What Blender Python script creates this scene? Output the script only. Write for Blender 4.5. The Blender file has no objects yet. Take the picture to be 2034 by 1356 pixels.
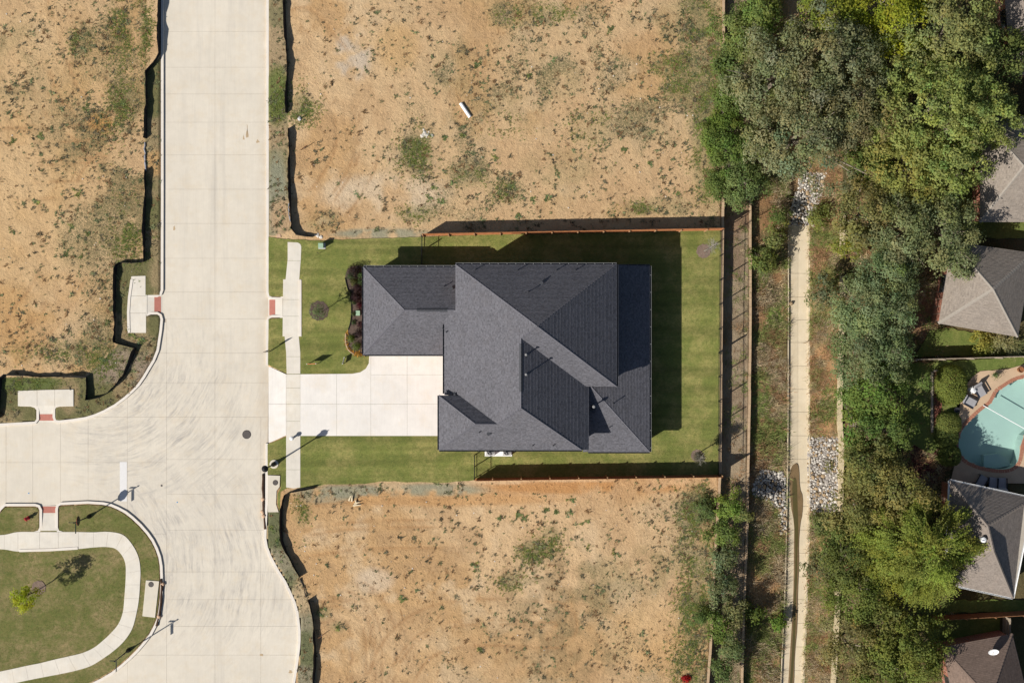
import bpy, bmesh, math, random
import numpy as np
from mathutils import Vector, Matrix

random.seed(7); rng = np.random.default_rng(11)
scene = bpy.context.scene
C = scene.collection
R = math.radians

# ------------------------------------------------------------------ survey frame
# plan of the place: 23 units of the aerial survey are one metre, origin under the drone
S, HC, CX, CY = 23.0, 110.0, 1017.0, 678.0
def P(px, py, h=0.0):
    k = (1 - h / HC) / S
    return ((px - CX) * k, (CY - py) * k)
def PP(pts, h=0.0): return [P(a, b, h) for a, b in pts]

# ------------------------------------------------------------------ camera, sky, sun, exposure
cam_d = bpy.data.cameras.new('camera'); cam = bpy.data.objects.new('camera', cam_d); C.objects.link(cam)
cam.location = (0, 0, HC); cam.rotation_euler = (0, 0, 0)
cam_d.sensor_width = 36; cam_d.lens = 36 * HC / (2034 / S); cam_d.clip_start = 1; cam_d.clip_end = 2000
scene.camera = cam
SUN_EL = R(38.7); SX, SY = -0.85, -0.53
_l = math.hypot(SX, SY); SX /= _l; SY /= _l
SUN = Vector((SX * math.cos(SUN_EL), SY * math.cos(SUN_EL), math.sin(SUN_EL)))
world = bpy.data.worlds.new('World'); scene.world = world; world.use_nodes = True
wn = world.node_tree.nodes; wl = world.node_tree.links
for n in list(wn): wn.remove(n)
sky = wn.new('ShaderNodeTexSky'); sky.sky_type = 'NISHITA'; sky.sun_disc = False
sky.sun_elevation = SUN_EL; sky.sun_rotation = math.atan2(SX, SY) % (2 * math.pi)
bg = wn.new('ShaderNodeBackground'); bg.inputs[1].default_value = 0.056
wo = wn.new('ShaderNodeOutputWorld'); wl.new(sky.outputs[0], bg.inputs[0]); wl.new(bg.outputs[0], wo.inputs[0])
sun_d = bpy.data.lights.new('sun', 'SUN'); sun_d.energy = 4.6; sun_d.angle = R(0.5); sun_d.color = (1, 0.955, 0.88)
sun = bpy.data.objects.new('sun', sun_d); C.objects.link(sun); sun.location = (-60, -40, 60)
sun.rotation_euler = (-SUN).to_track_quat('-Z', 'Y').to_euler()
vs = scene.view_settings; vs.view_transform = 'Standard'; vs.look = 'None'; vs.gamma = 1
vs.exposure = 0.35; vs.use_curve_mapping = False

# ------------------------------------------------------------------ helpers
KLIT = 1.28
def lin(c):
    c = c / 255.0
    return c / 12.92 if c <= 0.04045 else ((c + 0.055) / 1.055) ** 2.4
def A(r, g, b, k=1.0): return tuple(lin(v) / KLIT * k for v in (r, g, b))

class MB:
    def __init__(s): s.v = []; s.f = []; s.uv = None
    def add(s, vs, fs):
        n = len(s.v); s.v += [tuple(p) for p in vs]; s.f += [tuple(i + n for i in f) for f in fs]
    def box(s, x0, x1, y0, y1, z0, z1):
        s.add([(x0,y0,z0),(x1,y0,z0),(x1,y1,z0),(x0,y1,z0),(x0,y0,z1),(x1,y0,z1),(x1,y1,z1),(x0,y1,z1)],
              [(0,3,2,1),(4,5,6,7),(0,1,5,4),(1,2,6,5),(2,3,7,6),(3,0,4,7)])
        return s
    def obox(s, cx, cy, z0, z1, lx, ly, a):
        ca, sa = math.cos(a), math.sin(a)
        c = [(cx + ca*u*lx/2 - sa*v*ly/2, cy + sa*u*lx/2 + ca*v*ly/2) for u, v in ((-1,-1),(1,-1),(1,1),(-1,1))]
        return s.prism(c, z0, z1)
    def prism(s, poly, z0, z1):
        a = sum(poly[i-1][0]*poly[i][1] - poly[i][0]*poly[i-1][1] for i in range(len(poly)))
        if a < 0: poly = poly[::-1]
        n = len(poly)
        zt = z1 if callable(z1) else (lambda x, y: z1)
        s.add([(x, y, z0) for x, y in poly] + [(x, y, zt(x, y)) for x, y in poly],
              [tuple(range(n))[::-1], tuple(range(n, 2*n))] + [(i, (i+1) % n, (i+1) % n + n, i + n) for i in range(n)])
        return s
    def tube(s, path, r, n=8, cap=True):
        path = [Vector(p) for p in path]; rr = r if isinstance(r, (list, tuple)) else [r]*len(path)
        b = len(s.v)
        for i, p in enumerate(path):
            t = (path[min(i+1, len(path)-1)] - path[max(i-1, 0)]).normalized()
            u = t.cross(Vector((0, 0, 1)));
            if u.length < 1e-3: u = Vector((1, 0, 0))
            u.normalize(); w = t.cross(u)
            for k in range(n):
                a = 2*math.pi*k/n; s.v.append(tuple(p + (u*math.cos(a) + w*math.sin(a))*rr[i]))
        for i in range(len(path)-1):
            for k in range(n):
                s.f.append((b+i*n+k, b+i*n+(k+1) % n, b+(i+1)*n+(k+1) % n, b+(i+1)*n+k))
        if cap: s.f.append(tuple(b+k for k in range(n))[::-1]); e = b+(len(path)-1)*n; s.f.append(tuple(e+k for k in range(n)))
        return s
    def lathe(s, cx, cy, prof, n=16):
        b = len(s.v)
        for z, r in prof:
            for k in range(n):
                a = 2*math.pi*k/n; s.v.append((cx+r*math.cos(a), cy+r*math.sin(a), z))
        for i in range(len(prof)-1):
            for k in range(n): s.f.append((b+i*n+k, b+i*n+(k+1) % n, b+(i+1)*n+(k+1) % n, b+(i+1)*n+k))
        s.f.append(tuple(b+k for k in range(n))[::-1]); e = b+(len(prof)-1)*n; s.f.append(tuple(e+k for k in range(n)))
        return s
    def build(s, name, m, parent=None, origin=None, smooth=False, **kw):
        if parent is not None: o = parent['_o'] if '_o' in parent else (0, 0, 0)
        else: o = origin or (0, 0, 0)
        me = bpy.data.meshes.new(name)
        me.from_pydata([(x-o[0], y-o[1], z-o[2]) for x, y, z in s.v], [], s.f)
        if s.uv:
            uvl = me.uv_layers.new(name='UVMap'); fl = [c for f in s.uv for q in f for c in q]
            if len(fl) == 2*len(me.loops): uvl.data.foreach_set('uv', fl)
        me.materials.append(m)
        if smooth: me.shade_smooth()
        ob = bpy.data.objects.new(name, me); C.objects.link(ob)
        if parent is not None: ob.parent = parent
        else: ob.location = o
        ob['_o'] = tuple(o)
        for k, v in kw.items(): ob[k] = v
        return ob
def tag(o, label, cat, group=None):
    o['label'] = label; o['category'] = cat
    if group: o['group'] = group
    return o
def thing(name, label, cat, loc, group=None):
    o = bpy.data.objects.new(name, None); C.objects.link(o); o.location = loc; o['_o'] = tuple(loc)
    o.empty_display_size = 0.3
    return tag(o, label, cat, group)
def dup(root, loc, label=None):
    r = root.copy(); C.objects.link(r); r.location = loc; r['_o'] = tuple(loc)
    if label: r['label'] = label
    for ch in list(root.children):
        c = ch.copy(); C.objects.link(c); c.parent = r
        for g in list(ch.children):
            d = g.copy(); C.objects.link(d); d.parent = c
    return r

def inside(poly, X, Y):
    r = np.zeros(X.shape, bool); n = len(poly)
    for i in range(n):
        x0, y0 = poly[i-1]; x1, y1 = poly[i]
        if y0 == y1: continue
        r ^= ((y0 > Y) != (y1 > Y)) & (X < (x1-x0)*(Y-y0)/(y1-y0)+x0)
    return r
def pdist(path, X, Y, closed=True):
    d = np.full(X.shape, 1e9); n = len(path)
    for i in range(0 if closed else 1, n):
        x0, y0 = path[i-1]; x1, y1 = path[i]; L = (x1-x0)**2+(y1-y0)**2 + 1e-12
        t = np.clip(((X-x0)*(x1-x0)+(Y-y0)*(y1-y0))/L, 0, 1)
        d = np.minimum(d, np.hypot(X-x0-t*(x1-x0), Y-y0-t*(y1-y0)))
    return d
def sdf(poly, X, Y):   # positive inside
    d = pdist(poly, X, Y); return np.where(inside(poly, X, Y), d, -d)
def clip(poly, axis, val, keep_gt):
    out = []
    for i in range(len(poly)):
        a, b = poly[i-1], poly[i]
        ia = (a[axis] >= val) == keep_gt; ib = (b[axis] >= val) == keep_gt
        if ia != ib:
            t = (val-a[axis])/(b[axis]-a[axis]); out.append(tuple(a[k]+t*(b[k]-a[k]) for k in range(len(a))))
        if ib: out.append(b)
    return out
def cliprect(poly, x0, x1, y0, y1):
    for ax, v, g in ((0, x0, True), (0, x1, False), (1, y0, True), (1, y1, False)):
        poly = clip(poly, ax, v, g)
        if len(poly) < 3: return []
    return poly
def area(p): return abs(sum(p[i-1][0]*p[i][1]-p[i][0]*p[i-1][1] for i in range(len(p))))/2
def smooth_path(pts, it=2, closed=False):
    for _ in range(it):
        q = [] if closed else [pts[0]]
        for i in range(0 if closed else 1, len(pts)):
            a, b = pts[i-1], pts[i]
            q += [(a[0]*.75+b[0]*.25, a[1]*.75+b[1]*.25), (a[0]*.25+b[0]*.75, a[1]*.25+b[1]*.75)]
        if not closed: q.append(pts[-1])
        pts = q
    return pts
_tabs = {}
def vnoise(X, Y, s, seed=0):
    r = np.random.default_rng(seed+int(s*1000)); T = _tabs.setdefault((s, seed), r.random((256, 256)))
    x = X/s+1000.3; y = Y/s+1000.7; xi = np.floor(x).astype(int); yi = np.floor(y).astype(int)
    fx = x-xi; fy = y-yi; fx = fx*fx*(3-2*fx); fy = fy*fy*(3-2*fy)
    a = T[xi % 256, yi % 256]; b = T[(xi+1) % 256, yi % 256]; c = T[xi % 256, (yi+1) % 256]; d = T[(xi+1) % 256, (yi+1) % 256]
    return (a*(1-fx)+b*fx)*(1-fy)+(c*(1-fx)+d*fx)*fy
def fbm(X, Y, s, o=4, seed=0):
    t = 0; w = 0; a = 1
    for i in range(o): t = t+a*vnoise(X, Y, s/2**i, seed+i*17); w += a; a *= .55
    return t/w
def sst(x, a, b): t = np.clip((x-a)/(b-a), 0, 1); return t*t*(3-2*t)

# ------------------------------------------------------------------ materials
class NT:
    def __init__(s, name):
        s.m = bpy.data.materials.new(name); s.m.use_nodes = True; s.t = s.m.node_tree
        s.b = s.t.nodes['Principled BSDF']; s.b.inputs['Specular IOR Level'].default_value = 0.25
        s.tc = s.n('ShaderNodeTexCoord')
    def n(s, ty, **kw):
        x = s.t.nodes.new(ty)
        for k, v in kw.items(): setattr(x, k, v)
        return x
    def l(s, a, b): s.t.links.new(a, b)
    def sock(s, node, name, v):
        i = node.inputs[name]
        if hasattr(v, 'node'): s.l(v, i)
        else: i.default_value = v
    def mapping(s, scale=(1,1,1), vec=None, rot=(0,0,0), loc=(0,0,0)):
        m = s.n('ShaderNodeMapping'); s.l(vec or s.tc.outputs['Object'], m.inputs[0])
        m.inputs['Scale'].default_value = scale; m.inputs['Rotation'].default_value = rot; m.inputs['Location'].default_value = loc
        return m.outputs[0]
    def noise(s, sc, det=4, rough=.6, vec=None, dist=0.0):
        x = s.n('ShaderNodeTexNoise'); s.l(vec or s.tc.outputs['Object'], x.inputs['Vector'])
        x.inputs['Scale'].default_value = sc; x.inputs['Detail'].default_value = det; x.inputs['Roughness'].default_value = rough
        x.inputs['Distortion'].default_value = dist
        return x.outputs['Fac']
    def ramp(s, f, a, b, lo=0.0, hi=1.0):
        x = s.n('ShaderNodeMapRange'); s.sock(x, 'Value', f); s.sock(x, 'From Min', a); s.sock(x, 'From Max', b)
        s.sock(x, 'To Min', lo); s.sock(x, 'To Max', hi); return x.outputs[0]
    def math(s, op, a, b=0.0):
        x = s.n('ShaderNodeMath', operation=op)
        for i, v in enumerate((a, b)):
            if hasattr(v, 'node'): s.l(v, x.inputs[i])
            else: x.inputs[i].default_value = v
        return x.outputs[0]
    def mix(s, f, a, b, mode='MIX'):
        x = s.n('ShaderNodeMix', data_type='RGBA', blend_type=mode)
        for i, v in ((0, f), (6, a), (7, b)):
            if hasattr(v, 'node'): s.l(v, x.inputs[i])
            elif i == 0: x.inputs[0].default_value = v
            else: x.inputs[i].default_value = (*v, 1) if len(v) == 3 else v
        return x.outputs[2]
    def grey(s, f):
        x = s.n('ShaderNodeCombineColor')
        for i in range(3): s.l(f, x.inputs[i])
        return x.outputs[0]
    def attr(s, name, out='Color'):
        x = s.n('ShaderNodeAttribute', attribute_name=name); return x.outputs[out]
    def bump(s, h, dist=.02, strength=1.0):
        x = s.n('ShaderNodeBump'); s.l(h, x.inputs['Height']); x.inputs['Distance'].default_value = dist
        x.inputs['Strength'].default_value = strength; s.l(x.outputs[0], s.b.inputs['Normal'])
    def done(s, col, rough=.9, metal=0.0):
        s.sock(s.b, 'Base Color', (*col, 1) if isinstance(col, tuple) else col)
        s.sock(s.b, 'Roughness', rough); s.b.inputs['Metallic'].default_value = metal
        return s.m
def plain(name, col, rough=.8, var=.15, sc=3.0, metal=0.0, bump=0.0, fine=40.0):
    t = NT(name); n1 = t.noise(sc); n2 = t.noise(fine, 2)
    f = t.ramp(t.math('ADD', n1, t.math('MULTIPLY', n2, .5)), .45, 1.05, 1-var, 1+var)
    c = t.mix(1.0, col, t.grey(f), 'MULTIPLY')
    if bump: t.bump(n2, bump)
    return t.done(c, rough, metal)

def concrete(name, col, var=.06, tire=False, seams=True):
    t = NT(name)
    big = t.noise(.25, 5, .6); mid = t.noise(1.7, 5, .65); fine = t.noise(28, 3, .7)
    f = t.math('ADD', t.ramp(big, .3, .7, -var, var), t.ramp(mid, .3, .7, -var*.7, var*.7))
    f = t.math('ADD', f, t.ramp(fine, .3, .7, -.03, .03))
    # broom finish
    br = t.noise(9, 3, .6, t.mapping((1, .06, 1))); f = t.math('ADD', f, t.ramp(br, .3, .7, -.025, .025))
    c = t.mix(1.0, col, t.grey(t.math('ADD', f, 1.0)), 'MULTIPLY')
    warm = t.ramp(t.noise(.7, 6, .75), .5, .72, 0, .5)
    c = t.mix(warm, c, tuple(v*w for v, w in zip(col, (.96, .88, .76))))
    spots = t.ramp(t.noise(6.5, 2, .5), .74, .8, 0, .3); c = t.mix(spots, c, tuple(v*.55 for v in col))
    if tire:
        sep = t.n('ShaderNodeSeparateXYZ'); t.l(t.tc.outputs['Object'], sep.inputs[0])
        wob = t.ramp(t.noise(.22, 2), 0, 1, -.55, .55)
        tot = None
        for (px, py, r0, r1, bx, by, br_) in ((190, 690, 6.5, 14.5, 330, 850, 11), (190, 1135, 7.2, 15.5, 425, 1110, 10.5), (60, 1130, 6, 17, 300, 1050, 7)):
            cx, cy = P(px, py); mx, my = P(bx, by)
            dx = t.math('SUBTRACT', sep.outputs[0], cx); dy = t.math('SUBTRACT', sep.outputs[1], cy)
            rad = t.math('SQRT', t.math('ADD', t.math('MULTIPLY', dx, dx), t.math('MULTIPLY', dy, dy)))
            rad = t.math('ADD', rad, wob); ang = t.math('ARCTAN2', dy, dx)
            cmb = t.n('ShaderNodeCombineXYZ'); t.l(rad, cmb.inputs[0]); t.l(t.math('MULTIPLY', ang, 1.3), cmb.inputs[1])
            st = t.ramp(t.noise(3.4, 6, .75, cmb.outputs[0]), .44, .70, 0, 1)
            st = t.math('MULTIPLY', st, t.ramp(t.noise(.55, 3, .6), .38, .6, .25, 1))
            ex = t.math('SUBTRACT', sep.outputs[0], mx); ey = t.math('SUBTRACT', sep.outputs[1], my)
            dd = t.math('SQRT', t.math('ADD', t.math('MULTIPLY', ex, ex), t.math('MULTIPLY', ey, ey)))
            st = t.math('MULTIPLY', st, t.ramp(dd, br_*.35, br_, 1, 0))
            tot = st if tot is None else t.math('MAXIMUM', tot, st)
        # straight wheel paths along the northern carriageway
        lane = t.noise(.9, 4, .6, t.mapping((1.2, .05, 1))); lm = t.ramp(lane, .5, .75, 0, .35)
        gx = t.math('MULTIPLY', t.ramp(sep.outputs[0], -29.5, -27, 0, 1), t.ramp(sep.outputs[0], -24, -21.5, 1, 0))
        tot = t.math('MAXIMUM', tot, t.math('MULTIPLY', lm, gx))
        c = t.mix(t.math('MULTIPLY', tot, .8), c, (.27, .255, .245))
        # silt washed along the eastern gutter
        sil = t.math('MULTIPLY', t.ramp(sep.outputs[0], -22.2, -21.2, 0, .5), t.ramp(t.noise(.8, 4), .35, .6, .3, 1))
        sil = t.math('MULTIPLY', sil, t.ramp(sep.outputs[1], -17, -15, 0, 1))
        c = t.mix(sil, c, A(205, 186, 160))
    t.bump(fine, .004)
    return t.done(c, .88)

M = {}
M['street'] = concrete('street concrete', A(229, 219, 202), .05, True)
M['walk'] = concrete('sidewalk concrete', A(233, 225, 211), .075)
M['drive'] = concrete('driveway concrete', A(243, 237, 229), .06)
M['kerb'] = concrete('kerb concrete', A(240, 231, 219), .05)
M['inlet'] = concrete('inlet concrete', A(226, 216, 198), .06)
M['bed'] = plain('joint filler', A(200, 188, 170), 1)
M['channel'] = concrete('channel concrete', A(222, 206, 178), .08)
M['tactile'] = plain('red tactile paving', A(196, 128, 112), .8, .1, 4)
M['paint'] = plain('road paint', A(236, 233, 230), .6, .06, 6)
M['iron'] = plain('cast iron', A(105, 98, 94), .7, .2, 12)
M['ironring'] = plain('cast iron ring', A(80, 74, 72), .7, .2, 12)
M['black'] = plain('black metal', (.012, .012, .014), .5, .1, 6)
M['darkmetal'] = plain('dark metal', (.03, .03, .035), .5, .2, 6)
M['fabric'] = plain('black silt fabric', (.017, .0165, .018), .7, .35, 5)
M['silver'] = plain('weathered silver plastic', A(150, 152, 160), .5, .3, 8)
M['stake'] = plain('wooden stake', A(150, 125, 95), .9, .2, 9)
M['cedar'] = plain('orange cedar', A(190, 128, 84), .85, .25, 3.5, fine=25)
M['cedarpost'] = plain('pale fence post', A(190, 150, 110), .85, .2, 6)
M['oldwood'] = plain('weathered fence wood', A(172, 158, 140), .9, .25, 4)
M['brownwood'] = plain('brown fence wood', A(140, 100, 70), .9, .25, 4)
M['block'] = plain('retaining block', A(196, 168, 136), .95, .2, 2.5, bump=.02, fine=18)
M['blockd'] = plain('limestone cap', A(215, 196, 160), .95, .2, 2.0, bump=.02, fine=18)
M['white'] = plain('white plastic', (.75, .75, .74), .5, .05)
M['pale'] = plain('pale grey metal', A(205, 203, 200), .5, .1, 8)
M['grey'] = plain('grey metal', A(150, 150, 150), .5, .15, 8)
M['greenbox'] = plain('pale green cabinet', A(165, 195, 165), .5, .1, 5)
M['red'] = plain('red paint', (.36, .02, .03), .5, .1)
M['signred'] = plain('red sign sheet', (.5, .03, .03), .5, .05)
M['signorange'] = plain('orange sign board', (.72, .2, .1), .6, .1)
M['signgreen'] = plain('green sign sheet', (.008, .035, .02), .5, .05)
M['rock'] = plain('limestone rock', A(226, 218, 206), .95, .3, 2.2, bump=.02, fine=12)
M['rockb'] = plain('tan rock', A(186, 160, 126), .95, .3, 2.2, bump=.02, fine=12)
M['rockg'] = plain('grey rock', A(172, 164, 156), .95, .3, 2.2, bump=.02, fine=12)
M['bark'] = plain('grey bark', A(150, 138, 122), .95, .25, 5, bump=.02, fine=20)
M['barkdark'] = plain('brown bark', A(98, 82, 66), .95, .25, 5, bump=.02, fine=20)
M['mulch'] = plain('dark mulch', A(104, 88, 78), 1, .45, 9, bump=.04, fine=30)
M['mulch2'] = plain('grey mulch', A(142, 122, 108), 1, .4, 9, bump=.04, fine=30)
M['redmulch'] = plain('red mulch', A(128, 80, 66), 1, .4, 9, bump=.04, fine=30)
M['cloth'] = plain('grey cushion', A(168, 166, 168), .9, .1, 4)
M['terracotta'] = plain('terracotta', A(150, 100, 66), .85, .2, 8)
M['deck'] = plain('pool deck stone', A(204, 176, 146), .85, .13, 1.5, fine=14)
M['plaster'] = plain('pool plaster', A(208, 220, 212), .7, .05, .7)
M['trim'] = plain('dark grey trim', (.05, .052, .06), .6, .1)
M['stucco'] = plain('pale stone wall', A(190, 180, 165), .9, .15, 3)
M['glass'] = plain('window glass', (.02, .025, .03), .08, .02)
M['garage'] = plain('garage door', A(160, 150, 140), .6, .05)
M['twig'] = plain('grey twigs', A(165, 158, 145), .95, .2, 6)
M['mud'] = plain('wet silt', A(126, 104, 74), .6, .3, 1.2, fine=10)
M['splash'] = plain('dried mud', A(196, 172, 140), .95, .12, 8)
M['bag'] = plain('sand bag', A(215, 180, 150), .95, .2, 6)

t = NT('brick wall'); bt = t.n('ShaderNodeTexBrick')
t.l(t.mapping((1, 1, 1), rot=(R(90), 0, 0)), bt.inputs['Vector'])
bt.inputs['Color1'].default_value = (*A(176, 104, 82), 1); bt.inputs['Color2'].default_value = (*A(150, 84, 66), 1); bt.inputs['Mortar'].default_value = (*A(190, 170, 150), 1)
bt.inputs['Scale'].default_value = 1; bt.inputs['Brick Width'].default_value = .21; bt.inputs['Row Height'].default_value = .075; bt.inputs['Mortar Size'].default_value = .008
M['brick'] = t.done(bt.outputs[0], .9)
M['coping'] = plain('brick coping', A(178, 124, 100), .85, .25, 9, fine=16)

def shingle(name, col, var=.22, tabw=.17, course=.145, contrast=1.0):
    t = NT(name); uv = t.tc.outputs['UV']
    bt = t.n('ShaderNodeTexBrick'); t.l(uv, bt.inputs['Vector']); bt.inputs['Scale'].default_value = 1
    bt.inputs['Brick Width'].default_value = tabw*1.7; bt.inputs['Row Height'].default_value = course; bt.inputs['Mortar Size'].default_value = 0.0
    bt.inputs['Color1'].default_value = (0, 0, 0, 1); bt.inputs['Color2'].default_value = (1, 1, 1, 1); bt.inputs['Bias'].default_value = 0
    wnz = t.n('ShaderNodeTexNoise'); t.l(t.mapping((7.0, 6.9, 1), vec=uv), wnz.inputs['Vector']); wnz.inputs['Scale'].default_value = 1; wnz.inputs['Detail'].default_value = 2
    f = t.math('ADD', t.ramp(bt.outputs[0], 0, 1, -var*.55, var*.55), t.ramp(wnz.outputs['Fac'], .3, .7, -var*.8, var*.8))
    f = t.math('ADD', f, t.ramp(t.noise(.45, 4), .3, .7, -.06, .06))
    f = t.math('ADD', f, t.ramp(t.noise(60, 2), .3, .7, -.08, .08))
    c = t.mix(1.0, col, t.grey(t.math('ADD', f, 1.0)), 'MULTIPLY')
    c = t.mix(t.ramp(t.noise(1.3, 4, .6), .5, .75, 0, .25), c, tuple(v*k for v, k in zip(col, (1.08, .99, .9))))
    t.bump(t.noise(70, 2), .003)
    return t.done(c, .92)
M['shingle'] = shingle('charcoal shingle', (.109, .107, .120), .28, tabw=.12)
M['shingle_tan'] = shingle('tan shingle', A(166, 154, 142, .82), .2)
M['shingle_grey'] = shingle('weathered grey shingle', A(158, 146, 136, .85), .2)
M['shingle_brown'] = shingle('brown shingle', A(140, 120, 108, .8), .18)
M['cap_grey'] = plain('ridge cap', (.115, .113, .13), .92, .2, 8)
M['cap_tan'] = plain('pale ridge cap', A(182, 172, 160, .82), .92, .15, 8)

# foliage: colour from the attribute "tint"
def leafmat(name, transl=.44):
    t = NT(name); c = t.attr('tint')
    nt = t.t; d = t.b; t.l(c, d.inputs['Base Color']); d.inputs['Roughness'].default_value = .75; d.inputs['Specular IOR Level'].default_value = .12
    tr = t.n('ShaderNodeBsdfTranslucent'); t.l(t.mix(1.0, c, (1.2, 1.2, .6), 'MULTIPLY'), tr.inputs['Color'])
    mx = t.n('ShaderNodeMixShader'); mx.inputs[0].default_value = transl
    t.l(d.outputs[0], mx.inputs[1]); t.l(tr.outputs[0], mx.inputs[2])
    t.l(mx.outputs[0], nt.nodes['Material Output'].inputs['Surface']); return t.m
M['leaf'] = leafmat('leaves')
M['blade'] = leafmat('grass blades', .2)

def lawnmat(name, c1, c2, c3, stripe=0.0, ang=0):
    t = NT(name)
    a = t.noise(.35, 5, .65); b = t.noise(3.2, 5, .7); f = t.noise(22, 4, .75)
    g = t.noise(6.5, 4, .75, t.mapping((.55, 2.3, 1)))
    c = t.mix(t.ramp(a, .42, .6), c1, c2); c = t.mix(t.ramp(b, .42, .7, 0, .8), c, c3)
    if stripe:
        w = t.n('ShaderNodeTexNoise'); t.l(t.mapping((.08, 1.5, 1), rot=(0, 0, ang)), w.inputs['Vector']); w.inputs['Scale'].default_value = 1; w.inputs['Detail'].default_value = 3
        c = t.mix(1.0, c, t.grey(t.ramp(w.outputs['Fac'], .35, .65, 1-stripe, 1+stripe)), 'MULTIPLY')
    c = t.mix(1.0, c, t.grey(t.ramp(f, .25, .75, .62, 1.36)), 'MULTIPLY')
    c = t.mix(1.0, c, t.grey(t.ramp(g, .3, .7, .8, 1.18)), 'MULTIPLY')
    dk = t.ramp(t.noise(9, 4, .7), .6, .72, 0, .5); c = t.mix(dk, c, tuple(v*.45 for v in c1))
    t.bump(f, .05, .8); return t.done(c, .95)
M['lawn'] = lawnmat('mown lawn', A(128, 133, 68), A(162, 154, 92), A(106, 118, 58), .17)
M['lawn2'] = lawnmat('island lawn', A(124, 122, 70), A(160, 142, 100), A(98, 112, 52), .06)
M['lawn3'] = lawnmat('yard lawn', A(112, 126, 62), A(126, 132, 70), A(92, 110, 48), .03)

t = NT('soil'); col = t.attr('tone'); gr = t.attr('veg', 'Fac'); rg = t.attr('rough', 'Fac')
fine = t.noise(34, 4, .8); mid = t.noise(5, 6, .75, dist=.25); st = t.noise(2.2, 5, .7, t.mapping((1.0, .45, 1), rot=(0, 0, R(25))), dist=.8)
c = t.mix(1.0, col, t.grey(t.ramp(fine, .25, .75, .84, 1.16)), 'MULTIPLY')
c = t.mix(1.0, c, t.grey(t.ramp(mid, .3, .7, .88, 1.10)), 'MULTIPLY')
lg = t.noise(.8, 6, .7, dist=.8); c = t.mix(t.ramp(lg, .5, .68, 0, .45), c, t.mix(1.0, c, (.82, .8, .8), 'MULTIPLY'))
c = t.mix(t.math('MULTIPLY', t.ramp(st, .56, .7), rg), c, t.mix(1.0, c, (.6, .53, .47), 'MULTIPLY'))
sp = t.noise(7.5, 5, .78, dist=.6); thr = t.ramp(gr, 0, 1, .66, .45)
gr2 = t.noise(17, 3, .7); c = t.mix(t.ramp(gr2, .60, .68, 0, .35), c, t.mix(1.0, c, (.6, .56, .52), 'MULTIPLY'))
c = t.mix(t.math('MULTIPLY', t.ramp(t.math('SUBTRACT', sp, thr), 0, .05), .7), c, t.mix(t.noise(2.0), A(84, 84, 58), A(118, 116, 78)))
ck = t.n('ShaderNodeTexVoronoi', feature='DISTANCE_TO_EDGE'); t.l(t.mapping((2.1, 1.3, 1)), ck.inputs['Vector']); ck.inputs['Scale'].default_value = 1.4
t.bump(t.math('ADD', t.math('ADD', t.math('MULTIPLY', mid, .7), t.math('MULTIPLY', fine, .2)), t.math('MULTIPLY', t.noise(1.9, 7, .75, dist=.35), 1.9)), .075, 1.0)
M['soil'] = t.done(c, 1.0)

t = NT('pool water'); nt = t.t
for x in list(nt.nodes):
    if x.type == 'BSDF_PRINCIPLED': nt.nodes.remove(x)
tr = t.n('ShaderNodeBsdfTransparent'); tr.inputs[0].default_value = (.80, .925, .915, 1)
gl = t.n('ShaderNodeBsdfGlossy'); gl.inputs['Roughness'].default_value = .05
fr = t.n('ShaderNodeFresnel'); fr.inputs[0].default_value = 1.33
bm_ = t.n('ShaderNodeBump'); t.l(t.noise(1.5, 3), bm_.inputs['Height']); bm_.inputs['Distance'].default_value = .05
t.l(bm_.outputs[0], gl.inputs['Normal']); t.l(bm_.outputs[0], fr.inputs['Normal'])
mx = t.n('ShaderNodeMixShader'); t.l(fr.outputs[0], mx.inputs[0]); t.l(tr.outputs[0], mx.inputs[1]); t.l(gl.outputs[0], mx.inputs[2])
t.l(mx.outputs[0], nt.nodes['Material Output'].inputs['Surface']); M['water'] = t.m
t = NT('creek water'); nt = t.t; b = t.b
b.inputs['Base Color'].default_value = (*A(92, 84, 52), 1); b.inputs['Roughness'].default_value = .12; b.inputs['Specular IOR Level'].default_value = .5
M['creek'] = t.m

# ------------------------------------------------------------------ levels of the place
Z0 = 0.12                       # lots and verges; the street slabs lie at 0
wall1 = [P(a, b, .1) for a, b in ((1437,-400),(1437,0),(1436,400),(1433,600),(1430,943),(1424,1040),(1418,1150),(1410,1300),(1406,1356),(1396,1700))]
wall2 = [P(a, b, -.65) for a, b in ((1490,-400),(1490,410),(1491,600),(1489,800),(1486,950),(1484,1056),(1480,1150),(1474,1356),(1466,1700))]
chanL = [P(a, b, -2.1) for a, b in ((1565,-400),(1566,447),(1566,600),(1565,870),(1563,1000),(1560,1150),(1551,1356),(1540,1700))]
chanR = [P(a, b, -2.1) for a, b in ((1606,-400),(1606,447),(1605,600),(1606,900),(1605,1050),(1602,1150),(1594,1356),(1584,1700))]
wall3 = [P(a, b, -1.1) for a, b in ((1674,-400),(1674,470),(1673,600),(1670,700),(1668,830),(1672,900),(1668,1050),(1664,1200),(1655,1356),(1645,1700))]
def atY(path, Y):
    xs = np.array([p[0] for p in path])[::-1]; ys = np.array([p[1] for p in path])[::-1]
    return np.interp(Y, ys, xs)
pool = smooth_path(PP([(2040,748),(2019,753),(2004,760),(1991,769),(1979,776),(1972,790),(1966,801),(1950,812),(1934,826),(1918,841),(1906,858),(1901,878),(1903,897),(1915,913),(1935,923),(1960,930),(1989,933),(2008,930),(2021,919),(2025,901),(2028,879),(2037,860),(2070,845),(2110,800),(2080,755)], 0), 1, True)
L_left = [(321,-300),(321,0),(321,250),(321,400),(320,578),(320,630),(318,656),(312,695),(304,715),(295,730),(285,747),(274,763),(262,775),(248,788),(228,803),(206,815),(190,822),(171,828),(145,832),(118,835),(70,837),(0,841),(-300,848)]
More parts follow.
